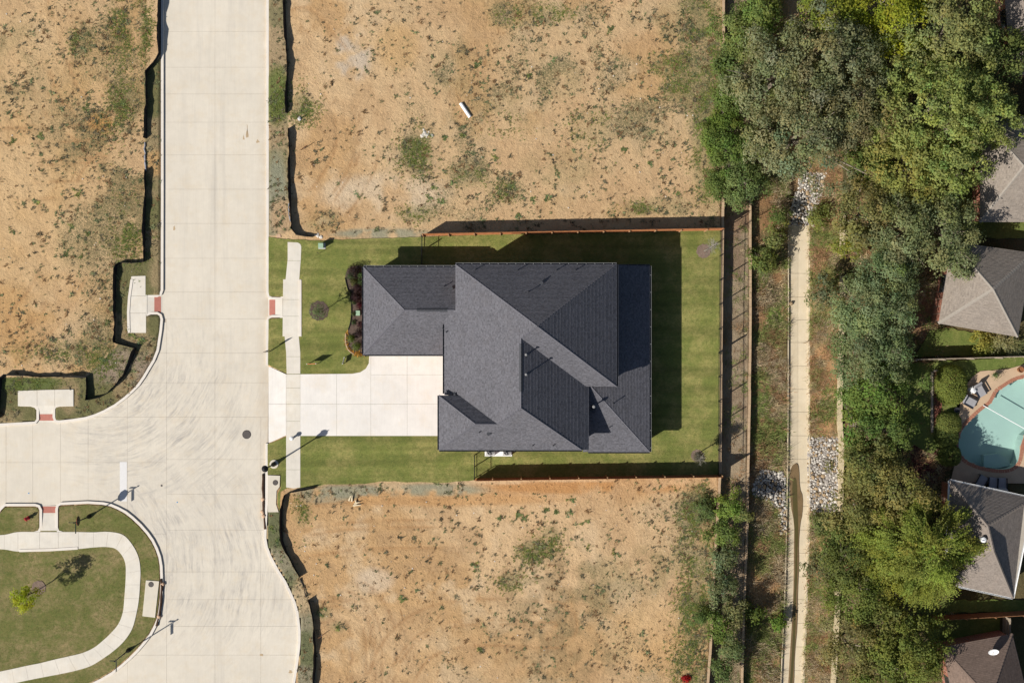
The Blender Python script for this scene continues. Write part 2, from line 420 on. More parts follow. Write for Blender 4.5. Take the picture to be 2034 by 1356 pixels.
isl = [(-300,1062),(-40,1057),(-6,1026),(3,1012),(11,1004),(70,1004),(118,1002),(175,999),(205,1001),(220,1004),(234,1010),(249,1018),(263,1029),(278,1043),(292,1059),(302,1073),(310,1089),(316,1106),(319,1124),(320,1153),(319,1185),(316,1211),(313,1227),(307,1241),(298,1258),(284,1276),(272,1290),(257,1305),(240,1320),(222,1334),(200,1347),(181,1356),(100,1400),(-100,1450),(-300,1480)]
R_right = [(534,-300),(534,0),(534,250),(534,400),(534,600),(533,725),(532,880),(532,1000),(530,1040),(529,1068),(532,1085),(539,1103),(555,1133),(568,1153),(578,1174),(587,1194),(593,1215),(597,1251),(597,1270),(596,1286),(591,1325),(586,1356),(570,1420),(540,1700)]
street_px = L_left + isl + [(-300, 1700)] + R_right[::-1]
street = PP(street_px)
ramps = [PP([(291,586),(325,586),(325,624),(291,624)]), PP([(74,806),(110,806),(110,842),(74,842)]), PP([(80,998),(115,998),(115,1053),(80,1053)]), PP([(528,592),(562,592),(562,629),(528,629)])]
apron = PP([(528,727),(569,744),(569,862),(528,880)])

ISLW = PP([p for p in isl])
def height(X, Y):
    z = np.full(X.shape, Z0) + (fbm(X, Y, 6, 3, 3)-.5)*.10
    flat = sst(pdist(PP([(534,470),(1432,455),(1432,945),(600,965)], 0), X, Y), 0, 1.5)
    z = np.where(inside(PP([(534,470),(1432,455),(1432,948),(534,965)]), X, Y), Z0-.03, z)
    z = np.where(inside(ISLW, X, Y), .03, z)
    z = np.where(inside(PP([(534,474),(600,478),(838,473),(1432,459),(1432,943),(943,949),(870,955),(600,965),(556,973),(534,941)]), X, Y), .05, z)
    x1 = atY(wall1, Y); x2 = atY(wall2, Y); a = atY(chanL, Y); b = atY(chanR, Y); x3 = atY(wall3, Y)
    n = (fbm(X, Y, 1.6, 3, 5)-.5)
    z = np.where(X > x1, -.75+n*.12, z)
    z = np.where(X > x2, -1.45-.5*sst((X-x2)/(a-x2), .1, 1)+n*.25*sst((a-X), .1, .8), z)
    z = np.where((X > a-.1) & (X < b+.1), -2.6, z)
    z = np.where(X > b+.1, -1.95+.6*sst((X-b)/(x3-b), 0, 1)+n*.25*sst((X-b), .1, .8), z)
    z = np.where(X > x3, -1.3+1.35*sst(X-x3, .6, 5.5)+n*.1, z)
    d = sdf(street, X, Y); z = np.where(d > .02, -.5, z)
    for q in ramps: z = np.where(sdf(q, X, Y) > .03, -.5, z)
    z = np.where(sdf(apron, X, Y) > .03, -.5, z)
    z = np.where(sdf(pool, X, Y) > -.1, -2.4, z)
    return z
def ground_z(x, y): return float(height(np.array([x]), np.array([y]))[0])

# ------------------------------------------------------------------ the ground sheet
def steps(lo, hi, st, far):
    a = list(np.arange(lo, hi+st/2, st)); q = []; d = st*2; x = hi
    while x < far: x += d; q.append(x); d *= 1.6
    q2 = []; d = st*2; x = lo
    while x > -far: x -= d; q2.append(x); d *= 1.6
    return np.array(q2[::-1]+a+q)
gx = steps(-46, 47, .2, 700); gy = steps(-31, 31, .2, 700)
X, Y = np.meshgrid(gx, gy, indexing='ij'); Z = height(X, Y)
px = X*S+CX; py = CY-Y*S
def blob(x, y, rx, ry=None, a=1.0, soft=.6):
    ry = ry or rx; d = np.hypot((px-x)/rx, (py-y)/ry); return a*(1-sst(d, soft, 1.25))
tone = np.zeros(X.shape+(3,)); veg = np.zeros(X.shape); rgh = np.full(X.shape, .5)
def lay(mask, rgb):
    global tone
    tone = tone*(1-mask[..., None])+np.array(A(*rgb))*mask[..., None]
n1 = fbm(X, Y, 7, 5, 21); n2 = fbm(X, Y, 2.5, 5, 31); n3 = fbm(X, Y, 14, 4, 41); n4 = fbm(X, Y, 1.1, 4, 51)
lay(np.ones(X.shape), (222, 188, 144))
lay(sst(n1, .45, .62), (208, 169, 121)); lay(sst(n2, .55, .72)*.8, (222, 192, 152)); lay(sst(n2, .5, .3)*.55, (196, 160, 118))
lot_n = inside([(578,-500),(1436,-500),(1436,462),(625,466),(578,445)], px, py)
lot_s = inside([(600,968),(1425,950),(1405,1800),(640,1800),(620,1190),(570,1080),(575,985)], px, py)
lot_w = inside([(-2000,-500),(300,-500),(290,200),(285,515),(232,520),(228,690),(170,745),(-2000,745)], px, py)
lay(lot_w*sst(n1, .35, .6)*.6, (208, 164, 108)); lay(blob(70, 300, 170, 300, .5)*lot_w, (222, 186, 136))
w = lot_n*np.clip(sst(px, 640, 900)*sst(n2, .34, .6), 0, 1)
lay(w*.35, (180, 154, 112)); veg += w*.7*sst(fbm(X, Y, 1.8, 3, 88), .35, .6)+w*.12
lay(lot_n*blob(700, 110, 40, 55, .6)*sst(n4, .35, .6), (205, 196, 182)); lay(lot_n*blob(760, 390, 130, 45, .6)*sst(n2, .3, .6), (226, 205, 176))
lay(lot_n*blob(790, 95, 45, 50, .5), (208, 168, 112))
for (x, y, rx, ry, a) in ((825,305,32,40,.9),(600,215,28,30,1),(830,425,42,20,.7),(930,345,50,30,.55),(1000,380,40,26,.5),(1110,160,45,40,.45),(1040,30,90,30,.5),(1330,130,45,28,.8),(1345,180,35,25,.8),(1280,240,50,40,.4),(1180,250,70,40,.4),(1395,100,50,170,.9),(1410,300,38,130,.9),(1265,415,30,18,.7),(1330,410,60,22,.55),(1120,330,90,35,.4),(1350,45,50,60,.5),(905,140,50,60,.35),(980,200,60,40,.35),(640,440,40,26,.6)):
    b = lot_n*blob(x, y, rx, ry, a); lay(b*sst(n4+a*.25, .42, .68)*.5, (134, 132, 84)); veg += b*.75
b = lot_w*sst(px, 60, 240)*sst(n2, .3, .6); lay(b*.4, (166, 142, 98)); veg += b*.7; veg += lot_w*.15
b = lot_w*sst(n3, .5, .7)*sst(n2, .42, .6); lay(b*.5, (166, 140, 98)); veg += b*.45
for (x, y, rx, ry, a) in ((160,80,26,40,.7),(245,210,35,60,.6),(255,60,50,60,.5),(225,420,45,60,.5),(255,480,45,40,.7),(160,480,50,60,.45),(40,120,60,90,.35),(300,60,22,70,.9),(215,690,60,60,.5),(120,700,110,28,.55)):
    b = lot_w*blob(x, y, rx, ry, a); lay(b*sst(n4+a*.2, .42, .7)*.5, (134, 130, 84)); veg += b*.7
lay(lot_w*blob(200, 245, 28, 22, .8), (214, 158, 92))
b = lot_s*(sst(py, 1150, 1300)*sst(px, 820, 1000)+sst(px, 1180, 1330)*.8); b = np.clip(b, 0, 1)*sst(n2, .42, .6); lay(b*.4, (176, 148, 106)); veg += b*.4
b = lot_s*(blob(1110, 1180, 110, 110, .9)+blob(1130, 1300, 130, 60, .7)); b = np.clip(b, 0, 1)*sst(n4, .38, .58); lay(b*.5, (140, 122, 88)); veg += b*.4
for (x, y, rx, ry, a) in ((1065,1095,40,26,.9),(1020,1155,32,20,.7),(1095,1065,20,22,.7),(1385,1010,45,50,1),(1380,1225,40,60,1),(1375,1100,45,90,.6),(1375,1330,45,60,.7),(640,1215,18,16,.8),(672,1243,16,12,.6),(600,1010,22,40,.6),(1290,1130,50,50,.5),(1200,1160,60,60,.4)):
    b = lot_s*blob(x, y, rx, ry, a); lay(b*sst(n4+a*.25, .42, .68)*.6, (124, 126, 82)); veg += b*.75
lay(lot_s*blob(745, 1152, 40, 26, .5), (226, 208, 184)); lay(lot_s*blob(850, 990, 280, 16, .75), (206, 158, 104)); lay(lot_s*blob(1160, 968, 230, 14, .9)*sst(n2, .3, .5), (196, 146, 92))
lay(lot_s*blob(1290, 1260, 90, 70, .4), (222, 182, 128))
# grey-green matted verge between lawn and bare lots
for (x, y, rx, ry, a) in ((760,464,110,11,.9),(700,975,110,14,.9),(860,972,110,13,.9),(650,985,60,16,.7)):
    b = blob(x, y, rx, ry, a); lay(b*sst(n4, .3, .5), (158, 156, 132)); veg += b*.25
ver_r = inside([(534,-500),(566,-500),(572,220),(578,460),(534,470)], px, py)
lay(ver_r*.9, (176, 154, 120)); lay(ver_r*sst(n2, .42, .6)*.8, (138, 132, 96)); veg += ver_r*.4; lay(ver_r*blob(550, 190, 30, 60, 1), (120, 128, 72)); lay(ver_r*blob(550, 390, 22, 90, .7), (160, 162, 140))
lay(ver_r*blob(560, 430, 26, 40, .9), (200, 168, 130))
ver_s = inside([(532,1010),(562,1010),(562,1075),(595,1145),(620,1190),(632,1400),(590,1400),(597,1250),(570,1155),(530,1085)], px, py)
lay(ver_s*.9, (150, 146, 122)); lay(ver_s*sst(n2, .45, .62), (116, 118, 84)); veg += ver_s*.4; lay(ver_s*blob(605, 1180, 25, 40, .8), (206, 178, 138))
ver_l = inside([(290,140),(322,110),(322,600),(322,700),(240,800),(180,835),(0,842),(-300,842),(-300,748),(170,748),(232,690),(228,520),(288,518)], px, py)
lay(ver_l*.9, (160, 142, 106)); lay(ver_l*sst(n2, .4, .58), (122, 118, 78)); veg += ver_l*.55
lay(ver_l*blob(250, 730, 70, 40, .9)*sst(n4, .3, .5), (170, 150, 130)); lay(ver_l*blob(60, 760, 70, 18, .9), (108, 120, 66)); lay(ver_l*blob(315, 325, 50, 26, .9), (212, 170, 116))
rg2 = blob(0, 0, 1, 1, 0)
# stepped ground down to the drainage channel
x1 = atY(wall1, Y); x2 = atY(wall2, Y); xa = atY(chanL, Y); xb = atY(chanR, Y); x3 = atY(wall3, Y)
be = (X > x1) & (X <= x2); lay(be*1.0, (176, 156, 128)); lay(be*sst(n4, .45, .65)*.8, (152, 128, 104)); lay(be*sst(n2, .5, .66)*.6, (142, 126, 96)); lay(be*blob(1465, 425, 40, 40, .6), (160, 120, 92)); veg += be*.35
sl = (X > x2) & (X <= xa); lay(sl*1.0, (168, 142, 102)); lay(sl*sst(n2, .45, .6), (178, 138, 98)); lay(sl*sst(n4, .5, .68)*.8, (122, 116, 74)); veg += sl*.5
lay(sl*sst(py, 1080, 1150)*sst(n2, .38, .55)*.8, (196, 152, 104))
sr = (X > xb) & (X <= x3); lay(sr*1.0, (172, 144, 104)); lay(sr*sst(n2, .45, .6), (178, 138, 98)); lay(sr*sst(n4, .5, .66)*.7, (128, 120, 80)); veg += sr*.4
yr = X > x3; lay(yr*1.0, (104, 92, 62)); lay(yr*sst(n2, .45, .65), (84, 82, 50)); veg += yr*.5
lay(yr*blob(1838, 918, 40, 60, 1), (92, 48, 46)); veg -= yr*blob(1838, 918, 40, 60, .5)
lay(yr*blob(1835, 620, 30, 60, 1), (150, 112, 84))
rgh = np.clip(.4+.9*sst(n1, .4, .6)*sst(n4, .3, .6), 0, 1)
for q_ in ([(1606,868),(1662,866),(1664,1012),(1612,1020),(1606,1000)], [(1512,932),(1560,938),(1562,1062),(1549,1060),(1546,1010),(1520,990),(1494,985),(1494,958)], [(1590,340),(1640,345),(1632,380),(1615,447),(1565,447),(1575,400),(1585,375)]):
    b = sst(sdf(PP(q_, -1.8), X, Y), -.15, .25); lay(b, (92, 80, 68))
veg = np.clip(veg, 0, 1)
tr = pdist(smooth_path(PP([(640,1190),(690,1185),(730,1215),(745,1270),(742,1356)]), 2), X, Y, False)
trk = sum(np.exp(-((tr-o)/.13)**2) for o in (0.15, .7, 1.9))*lot_s*inside([(620,1150),(800,1150),(800,1400),(620,1400)], px, py)
lay(np.clip(trk, 0, 1)*.5*sst(n4, .35, .6), (160, 118, 80)); trk = trk*sst(n2, .35, .6)
for pth, offs, lotm in (([(-40,330),(120,322),(230,316),(330,300)], (.2, 1.7, 3.1), lot_w), ([(40,-40),(90,120),(130,230),(330,318)], (.1, 1.8), lot_w), ([(60,640),(100,600),(180,430),(210,330),(330,325)], (.15, 1.9), lot_w), ([(600,60),(700,180),(720,300),(660,400),(620,430)], (.2, 1.9), lot_n), ([(590,1060),(700,1040),(900,1040),(1100,1010)], (.3, 2.1), lot_s), ([(760,1400),(800,1280),(900,1230),(1100,1240)], (.2, 2.0), lot_s)):
    tr = pdist(smooth_path(PP(pth), 3), X, Y, False); t2 = sum(np.exp(-((tr-o)/.14)**2) for o in offs)*lotm*sst(n1, .35, .5)
    trk = trk+t2*.7; lay(np.clip(t2, 0, 1)*.55*sst(n4, .3, .55), (178, 134, 90)); veg -= t2*.2
Z = Z-trk*.045
Z = Z+((lot_n | lot_s | lot_w)*((n4-.5)*.10+(n2-.5)*.08))
nx, ny = X.shape; idx = np.arange(nx*ny).reshape(nx, ny)
F = np.stack([idx[:-1, :-1], idx[1:, :-1], idx[1:, 1:], idx[:-1, 1:]], -1).reshape(-1, 4)
def npmesh(name, V, F, m, attrs={}, smooth=False, origin=(0, 0, 0), parent=None):
    me = bpy.data.meshes.new(name); k = F.shape[1]
    V = np.asarray(V, dtype=np.float32)-np.array(origin, dtype=np.float32)
    me.vertices.add(len(V)); me.vertices.foreach_set('co', V.ravel())
    me.loops.add(F.size); me.loops.foreach_set('vertex_index', F.astype(np.int32).ravel())
    me.polygons.add(len(F)); me.polygons.foreach_set('loop_start', np.arange(0, F.size, k, dtype=np.int32))
    me.update(calc_edges=True)
    for an, av in attrs.items():
        if av.ndim == 2:
            at = me.attributes.new(an, 'FLOAT_COLOR', 'POINT'); at.data.foreach_set('color', np.concatenate([av, np.ones((len(av), 1))], 1).astype(np.float32).ravel())
        else:
            at = me.attributes.new(an, 'FLOAT', 'POINT'); at.data.foreach_set('value', av.astype(np.float32).ravel())
    me.polygons.foreach_set('use_smooth', np.full(len(F), smooth))
    me.materials.append(m); ob = bpy.data.objects.new(name, me); C.objects.link(ob)
    if parent is not None: ob.parent = parent
    else: ob.location = origin; ob['_o'] = tuple(origin)
    return ob
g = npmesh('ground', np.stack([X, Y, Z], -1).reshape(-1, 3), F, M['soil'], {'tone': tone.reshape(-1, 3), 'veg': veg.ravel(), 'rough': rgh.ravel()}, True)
g['kind'] = 'structure'
def gz(xs, ys): return height(np.asarray(xs, float), np.asarray(ys, float))

# ------------------------------------------------------------------ street and its slabs
st = MB().prism(street, -.45, -.022).build('street', M['bed'], kind='structure')
def slabs(parent, poly, cells, z, thick, mat, gap=.006, amin=.12, name='slab', zj=.004):
    for (a, b, c, d) in cells:
        x0, y1 = P(a, c); x1_, y0 = P(b, d)
        q = cliprect(poly, x0+gap, x1_-gap, y0+gap, y1-gap)
        if len(q) > 2 and area(q) > amin:
            MB().prism(q, z-thick, z+random.uniform(-zj, zj)).build(name, mat, parent)
ysA = [-290,-220,-150,-76,-6,63,134,187,243,308,376,444,513,580,633,701,760,828,912,981,1052,1135,1190,1243,1300,1356,1430,1500,1690]
cells = []
for i in range(len(ysA)-1):
    a, b = ysA[i], ysA[i+1]
    xs = [300, 427, 640] if b <= 635 else ([331, 427, 518, 640] if a >= 828 else [331, 427, 640])
    cells += [(xs[k], xs[k+1], a, b) for k in range(len(xs)-1)]
xsB = [-280,-200,-120,-45,12,65,120,175,253,331]
for i in range(len(xsB)-1):
    ys = [640, 701, 760, 828, 918, 1060, 1135, 1300] if xsB[i] >= 175 else [640, 918, 1100]
    if xsB[i] < 0 : ys = [640, 918, 1100]
    cells += [(xsB[i], xsB[i+1], ys[k], ys[k+1]) for k in range(len(ys)-1)]
for i in range(len(xsB)-1):
    cells += [(xsB[i], xsB[i+1], a, b) for a, b in ((1300, 1400), (1400, 1520), (1520, 1690))]
slabs(st, street, cells, 0, .02, M['street'])
MB().prism(PP([(238,917),(252,917),(252,995),(238,995)]), .0035, .0065).build('stop_line', M['paint'], kind='structure')

def offset_poly(path, w):   # left side offset of an open path
    out = []
    for i, p in enumerate(path):
        a = path[max(i-1, 0)]; b = path[min(i+1, len(path)-1)]
        dx, dy = b[0]-a[0], b[1]-a[1]; L = math.hypot(dx, dy) or 1
        out.append((p[0]-dy/L*w, p[1]+dx/L*w))
    return out
def strip(mb, path, w0, w1, z0, z1):
    a = offset_poly(path, w0); b = offset_poly(path, w1); n = len(path)
    V = [(*p, z0) for p in a]+[(*p, z1) for p in a]+[(*p, z1) for p in b]+[(*p, z0) for p in b]
    Fc = []
    for i in range(n-1):
        for k in range(4):
            k2 = (k+1) % 4; Fc.append((k*n+i, k*n+i+1, k2*n+i+1, k2*n+i))
    Fc += [(0, n, 2*n, 3*n), (n-1, 4*n-1, 3*n-1, 2*n-1)]; mb.add(V, Fc)
KW = .2
def dense(path, d=.6):
    out = [path[0]]
    for a, b in zip(path, path[1:]):
        n = max(1, int(math.hypot(b[0]-a[0], b[1]-a[1])/d))
        out += [(a[0]+(b[0]-a[0])*i/n, a[1]+(b[1]-a[1])*i/n) for i in range(1, n+1)]
    return out
def kerb(pts, sgn=1, top=.135):
    m = MB(); p = dense(PP(pts)); strip(m, p, -.02*sgn, KW*sgn, -.3, top); return m.build('kerb', M['kerb'], kind='structure')
def upto(L, y0, y1): return [p for p in L if y0 <= p[1] <= y1]
kerb([(321,-300),(321,0),(321,250),(321,400),(320.5,576),(318,583),(313,585.5),(297,585.5),(291.5,582),(290.5,575),(290,550)], 1)
left2 = [(291,661),(290.5,634),(293,627),(300,624),(313,624),(318,627),(320,634)]+[p for p in L_left if p[1] > 640 and p[0] > 118]+[(118,835),(112,834),(110,828),(110,812),(113,808),(120,806.5),(147,806)]
kerb(left2, 1)
kerb([(40,806),(62,806.5),(70,809),(74,814),(74,832),(70,837),(62,837.5),(0,841),(-300,848)], 1)
kerb([(-300,1062),(-40,1057),(-6,1026),(3,1012),(11,1004),(70,1004),(77,1006),(80,1012),(80,1046),(77,1053),(68,1055.5),(40,1055.5)], 1)
kerb([(157,1055.5),(126,1055.5),(118,1053),(115.5,1047),(115.5,1010),(117,1004),(122,1001.5)]+[p for p in isl if p[0] >= 175 and p[1] < 1440 or p[1] == 1400], 1)
kerb([(534,-300),(534,0),(534,250),(534,400),(534,582),(536,588),(541,590.5),(557,591),(563,587),(565,580),(565,556)], -1)
kerb([(564,668),(564.5,640),(562,633),(556,630),(541,630),(535.5,632),(533.5,638),(533,725)], -1)
kerb([(532.5,880)]+[(532,1000)]+[p for p in R_right if p[1] > 1010], -1)
kerb([(599,556),(599,668)], -1, .2)
kerb([(255,661),(254,620),(256,590),(261,555)], -1, .2)
kerb([(40,1094.5),(100,1093),(156,1089.5)], 1, .2)

# ramps with red tactile pads
def ramp(pts_low, pts_high, red, axis, par_name='ramp'):
    pass
rampdef = [((291,325,586,624), 'x', 291, 322, (307,320)), ((528,562,592,629), 'x', 562, 533, (535,547)), ((74,110,806,840), 'y', 806, 838, (822,835)), ((80,115,1001,1054), 'y', 1053, 1003, (1005,1018))]
for (a, b, c, d), ax, hi, lo, (r0, r1) in rampdef:
    def zf(x, y, ax=ax, hi=hi, lo=lo):
        v = x*S+CX if ax == 'x' else CY-y*S; tt = min(1, max(0, (v-hi)/(lo-hi))); return .15*(1-tt)+.004*tt
    e = (a, b, c, d)
    q = PP([(a, c), (b, c), (b, d), (a, d)])
    if ax == 'x': q = PP([(min(hi, lo), c), (max(hi, lo), c), (max(hi, lo), d), (min(hi, lo), d)]); qr = PP([(r0, c+3), (r1, c+3), (r1, d-3), (r0, d-3)])
    else: q = PP([(a, min(hi, lo)), (b, min(hi, lo)), (b, max(hi, lo)), (a, max(hi, lo))]); qr = PP([(a+1, r0), (b-1, r0), (b-1, r1), (a+1, r1)])
    rp = MB().prism(q, -.3, zf).build('kerb_ramp', M['walk'], kind='structure')
    m = MB(); m.prism(qr, lambda x, y: 0, 0) if False else None
    m.prism(qr, -.02, lambda x, y: zf(x, y)+.006)
    xs = [p[0] for p in qr]; ys = [p[1] for p in qr]
    nxs = int((max(xs)-min(xs))/.12); nys = int((max(ys)-min(ys))/.12)
    for i in range(nxs):
        for j in range(nys):
            x = min(xs)+(i+.5)*.12; y = min(ys)+(j+.5)*.12; z = zf(x, y)+.005; m.box(x-.02, x+.02, y-.02, y+.02, z, z+.007)
    m.build('tactile_pad', M['tactile'], rp)

ZS = .16
def pad(pts, cells, mat='walk', z=ZS, name='sidewalk'):
    poly = PP(pts); cx = sum(p[0] for p in poly)/len(poly)
    base = MB().prism(poly, -.05, z-.05).build(name, M['bed'], kind='structure')
    slabs(base, poly, cells, z, .05-.002, M[mat], .01, .05, zj=.003); return base
pad([(262,549),(290,548),(290,586),(293,586),(293,624),(291,624),(291,661),(256,661),(255,620),(257,590)], [(200,400,500,588),(200,400,588,622),(200,400,622,700)])
pad([(37,776),(90,774),(147,773),(147,806),(37,806)], [(0,75,700,900),(75,110,700,900),(110,200,700,900)])
pad([(572,481),(592,482),(597,485),(599,490),(598,516),(595,555),(568,555),(572,516)], [(500,700,400,518),(500,700,518,560)])
pad([(563,555),(598,555),(598,668),(562,668)], [(500,700,500,595),(500,700,595,628),(500,700,628,700)])
pad([(566,668),(594,668),(597,700),(597,742),(570,742),(569,700)], [(500,700,600,708),(500,700,708,760)])
pad([(569,864),(597,864),(597,967),(584,969),(569,967)], [(500,700,800,932),(500,700,932,1000)])
dr = MB().prism(PP([(533,726),(569,743),(597,743),(700,742),(716,739),(727,732),(733,721),(734,703),(890,703),(890,865),(569,865),(533,880)]), -.3, .01).build('driveway', M['bed'], kind='structure')
for ya, yb in (((727,743),(801.8,801.8)), ((802.2,802.2),(880,864))):
    q = PP([(533.5,ya[0]),(568.7,ya[1]),(568.7,yb[1]),(533.5,yb[0])]); MB().prism(q, -.3, lambda x_, y_: .035+.125*min(1, max(0, ((x_*S+CX)-533)/36))).build('slab', M['drive'], dr)
slabs(dr, PP([(569,743),(597,743),(597,864),(569,864)]), [(500,700,700,770),(500,700,770,802),(500,700,802,836),(500,700,836,900)], .163, .13, M['walk'], .01)
slabs(dr, PP([(597,743),(700,742),(716,739),(727,732),(733,721),(734,703),(890,703),(890,865),(597,865)]), [(597,669,600,802),(597,669,802,900),(669,737,600,802),(669,737,802,900),(737,809,600,744),(737,809,744,802),(737,809,802,900),(809,900,600,744),(809,900,744,802),(809,900,802,900),(669,737,690,690)], .16, .12, M['drive'], .007)
# curving walk round the grass island
prs = [((-110,1089),(-110,1060)),((-60,1089),(-60,1061)),((-25,1089),(-25,1062)),((10,1090),(10,1061)),((37,1094),(37,1055.5)),((80,1093),(80,1055.5)),((117,1092),(117,1055.5)),((157,1089),(157,1055.5)),((187,1086),(187,1056)),((212,1085),(216,1055)),((231,1089),(245,1061)),((244,1103),(264,1081)),((250,1118),(276,1105)),((251,1137),(280,1132)),((250,1160),(279,1160)),((248,1187),(277,1187)),((245,1215),(273,1212)),((236,1238),(264,1246)),((221,1256),(248,1271)),((205,1271),(228,1290)),((187,1285),(206,1306)),((165,1295),(181,1321)),((137,1302),(152,1330)),((110,1308),(120,1337)),((82,1315),(88,1343)),((52,1321),(58,1349)),((25,1327),(30,1355)),((-3,1333),(2,1361)),((-60,1346),(-60,1374)),((-100,1356),(-100,1384))]
def catm(p, i, f):
    a, b, c_, d = p[max(i-1, 0)], p[i], p[min(i+1, len(p)-1)], p[min(i+2, len(p)-1)]
    return tuple(.5*(2*b[k]+(c_[k]-a[k])*f+(2*a[k]-5*b[k]+4*c_[k]-d[k])*f*f+(3*b[k]-a[k]-3*c_[k]+d[k])*f**3) for k in (0, 1))
pi_ = PP([q[0] for q in prs]); po_ = PP([q[1] for q in prs]); NS = len(prs)-1; ri, ro = [], []
for i in range(NS):
    for f in (0, .25, .5, .75): ri.append(catm(pi_, i, f)); ro.append(catm(po_, i, f))
ri.append(pi_[-1]); ro.append(po_[-1])
iw = MB().prism(ri+ro[::-1], -.05, ZS-.03).build('path', M['bed'], kind='structure')
for k in range(NS):
    a = ri[k*4:k*4+5]; b = ro[k*4:k*4+5]
    def pull(q, p, s): return (q[0]+(p[0]-q[0])*s, q[1]+(p[1]-q[1])*s)
    a = [pull(a[0], a[1], .02)]+a[1:4]+[pull(a[4], a[3], .02)]; b = [pull(b[0], b[1], .02)]+b[1:4]+[pull(b[4], b[3], .02)]
    MB().prism(a+b[::-1], ZS-.028, ZS+random.uniform(-.002, .003)).build('slab', M['walk'], iw)

# drain inlets
def manhole(x, y, z, r, label, parent=None):
    w = P(x, y, z); t = thing('manhole_cover', label, 'manhole cover', (w[0], w[1], z)) if parent is None else parent
    MB().lathe(w[0], w[1], [(z-.05, r), (z+.006, r), (z+.012, r*.97), (z+.012, r*.86), (z+.004, r*.85)], 28).build('rim', M['ironring'], t)
    m = MB().lathe(w[0], w[1], [(z-.04, r*.84), (z+.008, r*.84)], 28)
    for i in range(-6, 7):
        h = math.sqrt(max(0, (r*.78)**2-(i*r*.12)**2))
        if h > .03: m.box(w[0]+i*r*.12-.012, w[0]+i*r*.12+.012, w[1]-h, w[1]+h, z+.0085, z+.014)
    m.build('lid', M['iron'], t)
manhole(490, 862.5, .0, .38, 'large round manhole cover in the street opposite the driveway')
def inlet(pts, mh, label, slot, bags):
    poly = PP(pts); c = (sum(p[0] for p in poly)/len(poly), sum(p[1] for p in poly)/len(poly), 0)
    t = thing('drain_inlet', label, 'drain inlet', c)
    MB().prism(poly, -.3, .185).build('top_slab', M['inlet'], t)
    manhole(mh[0], mh[1], .185, .235, '', t)
    m = MB(); p = dense(PP(slot)); strip(m, p, -.03, .11, -.02, .03)
    m.build('throat_dark', M['black'], t)  # solid black strip, the dark of the inlet opening put into its colour
    return t
inlet([(533,943),(557,944),(556,966),(550,974),(549,1000),(554,1016),(533,1016)], (547,958), 'concrete drain inlet by the lamp post with round lid', [(526,942),(526,1010)], 0)
inlet([(291,1151),(317,1153),(314,1180),(309,1225),(284,1222)], (300,1160), 'cream concrete drain inlet on the grass island edge', [(323,1156),(321,1190),(316,1226)], 0)
def wattle(pts, label, r=.11, mat='mudroll'):
    p = dense(PP(pts), .4); q = [(x+random.uniform(-.02, .02), y+random.uniform(-.02, .02), r*.8+random.uniform(-.01, .02)) for x, y in p]
    o = MB().tube(q, [r*random.uniform(.8, 1.1) for _ in q], 8).build('drain_filter', M['mudroll'], origin=(q[0][0], q[0][1], 0), smooth=True)
    return tag(o, label, 'filter sock')
M['mudroll'] = plain('muddy filter sock', A(82, 62, 50), .95, .4, 7)
wattle([(523,941),(523,970),(524,1000),(525,1022),(527,1050)], 'dark filter sock along the kerb below the lamp post')
wattle([(321,1148),(322,1165),(320,1195),(317,1222),(311,1242)], 'dark filter sock around the drain inlet on the grass island')
def lump(mb, x, y, z, r, sq=.6, seed=0):
    rr = random.Random(seed); b = len(mb.v); n = 8
    for i in range(1, 4):
        th = math.pi*i/4
        for k in range(n):
            a = 2*math.pi*k/n; q = r*(.8+.4*rr.random()); mb.v.append((x+q*math.sin(th)*math.cos(a), y+q*math.sin(th)*math.sin(a), z+q*sq*math.cos(th)))
    mb.v.append((x, y, z+r*sq)); mb.v.append((x, y, z-r*sq)); T = b+3*n
    for i in range(2):
        for k in range(n): mb.f.append((b+i*n+k, b+(i+1)*n+k, b+(i+1)*n+(k+1) % n, b+i*n+(k+1) % n))
    for k in range(n): mb.f.append((T, b+k, b+(k+1) % n)); mb.f.append((T+1, b+2*n+(k+1) % n, b+2*n+k))
for i, (x, y, l) in enumerate(((523,991,'upper pinkish sandbag on the filter sock below the lamp post'), (522,1016,'lower pinkish sandbag on the filter sock below the lamp post'), (524,1024,'small pale sandbag at the sock end below the lamp post'), (324,1159,'pinkish sandbag at the top end of the island drain inlet'), (316,1223,'pale sandbag at the bottom end of the island drain inlet'))):
    w = P(x, y); m = MB(); lump(m, w[0], w[1], .12, .19, .55, i); tag(m.build('sandbag', M['bag'], origin=(w[0], w[1], 0), smooth=True), l, 'sandbag')
# dried mud splashes on the concrete
for k_, (x, y, rx, ry, l) in enumerate(((491,262,1.6,15,'long brown mud streak on the upper street slabs'), (484,272,1.2,7,'short brown mud streak beside the long one on the street'), (512,281,3,4,'small brown mud patch near the right kerb of the street'), (346,453,2.5,5,'brown mud patch near the left kerb of the street'), (520,1300,4,3,'brown mud spots on the bulging street end'), (577,1333,4,3,'brown mud patch by the bulging kerb'))):
    q = []; r_ = random.Random(k_); 
    for i in range(12):
        a = i*math.pi/6; f = r_.uniform(.6, 1.2); q.append(P(x+rx*f*math.cos(a)+(y*0+ry*.12*math.sin(2*a)), y+ry*f*math.sin(a)))
    tag(MB().prism(q, .002, .0055).build('mud_splash', M['splash'], origin=(*P(x, y), 0)), l, 'mud')
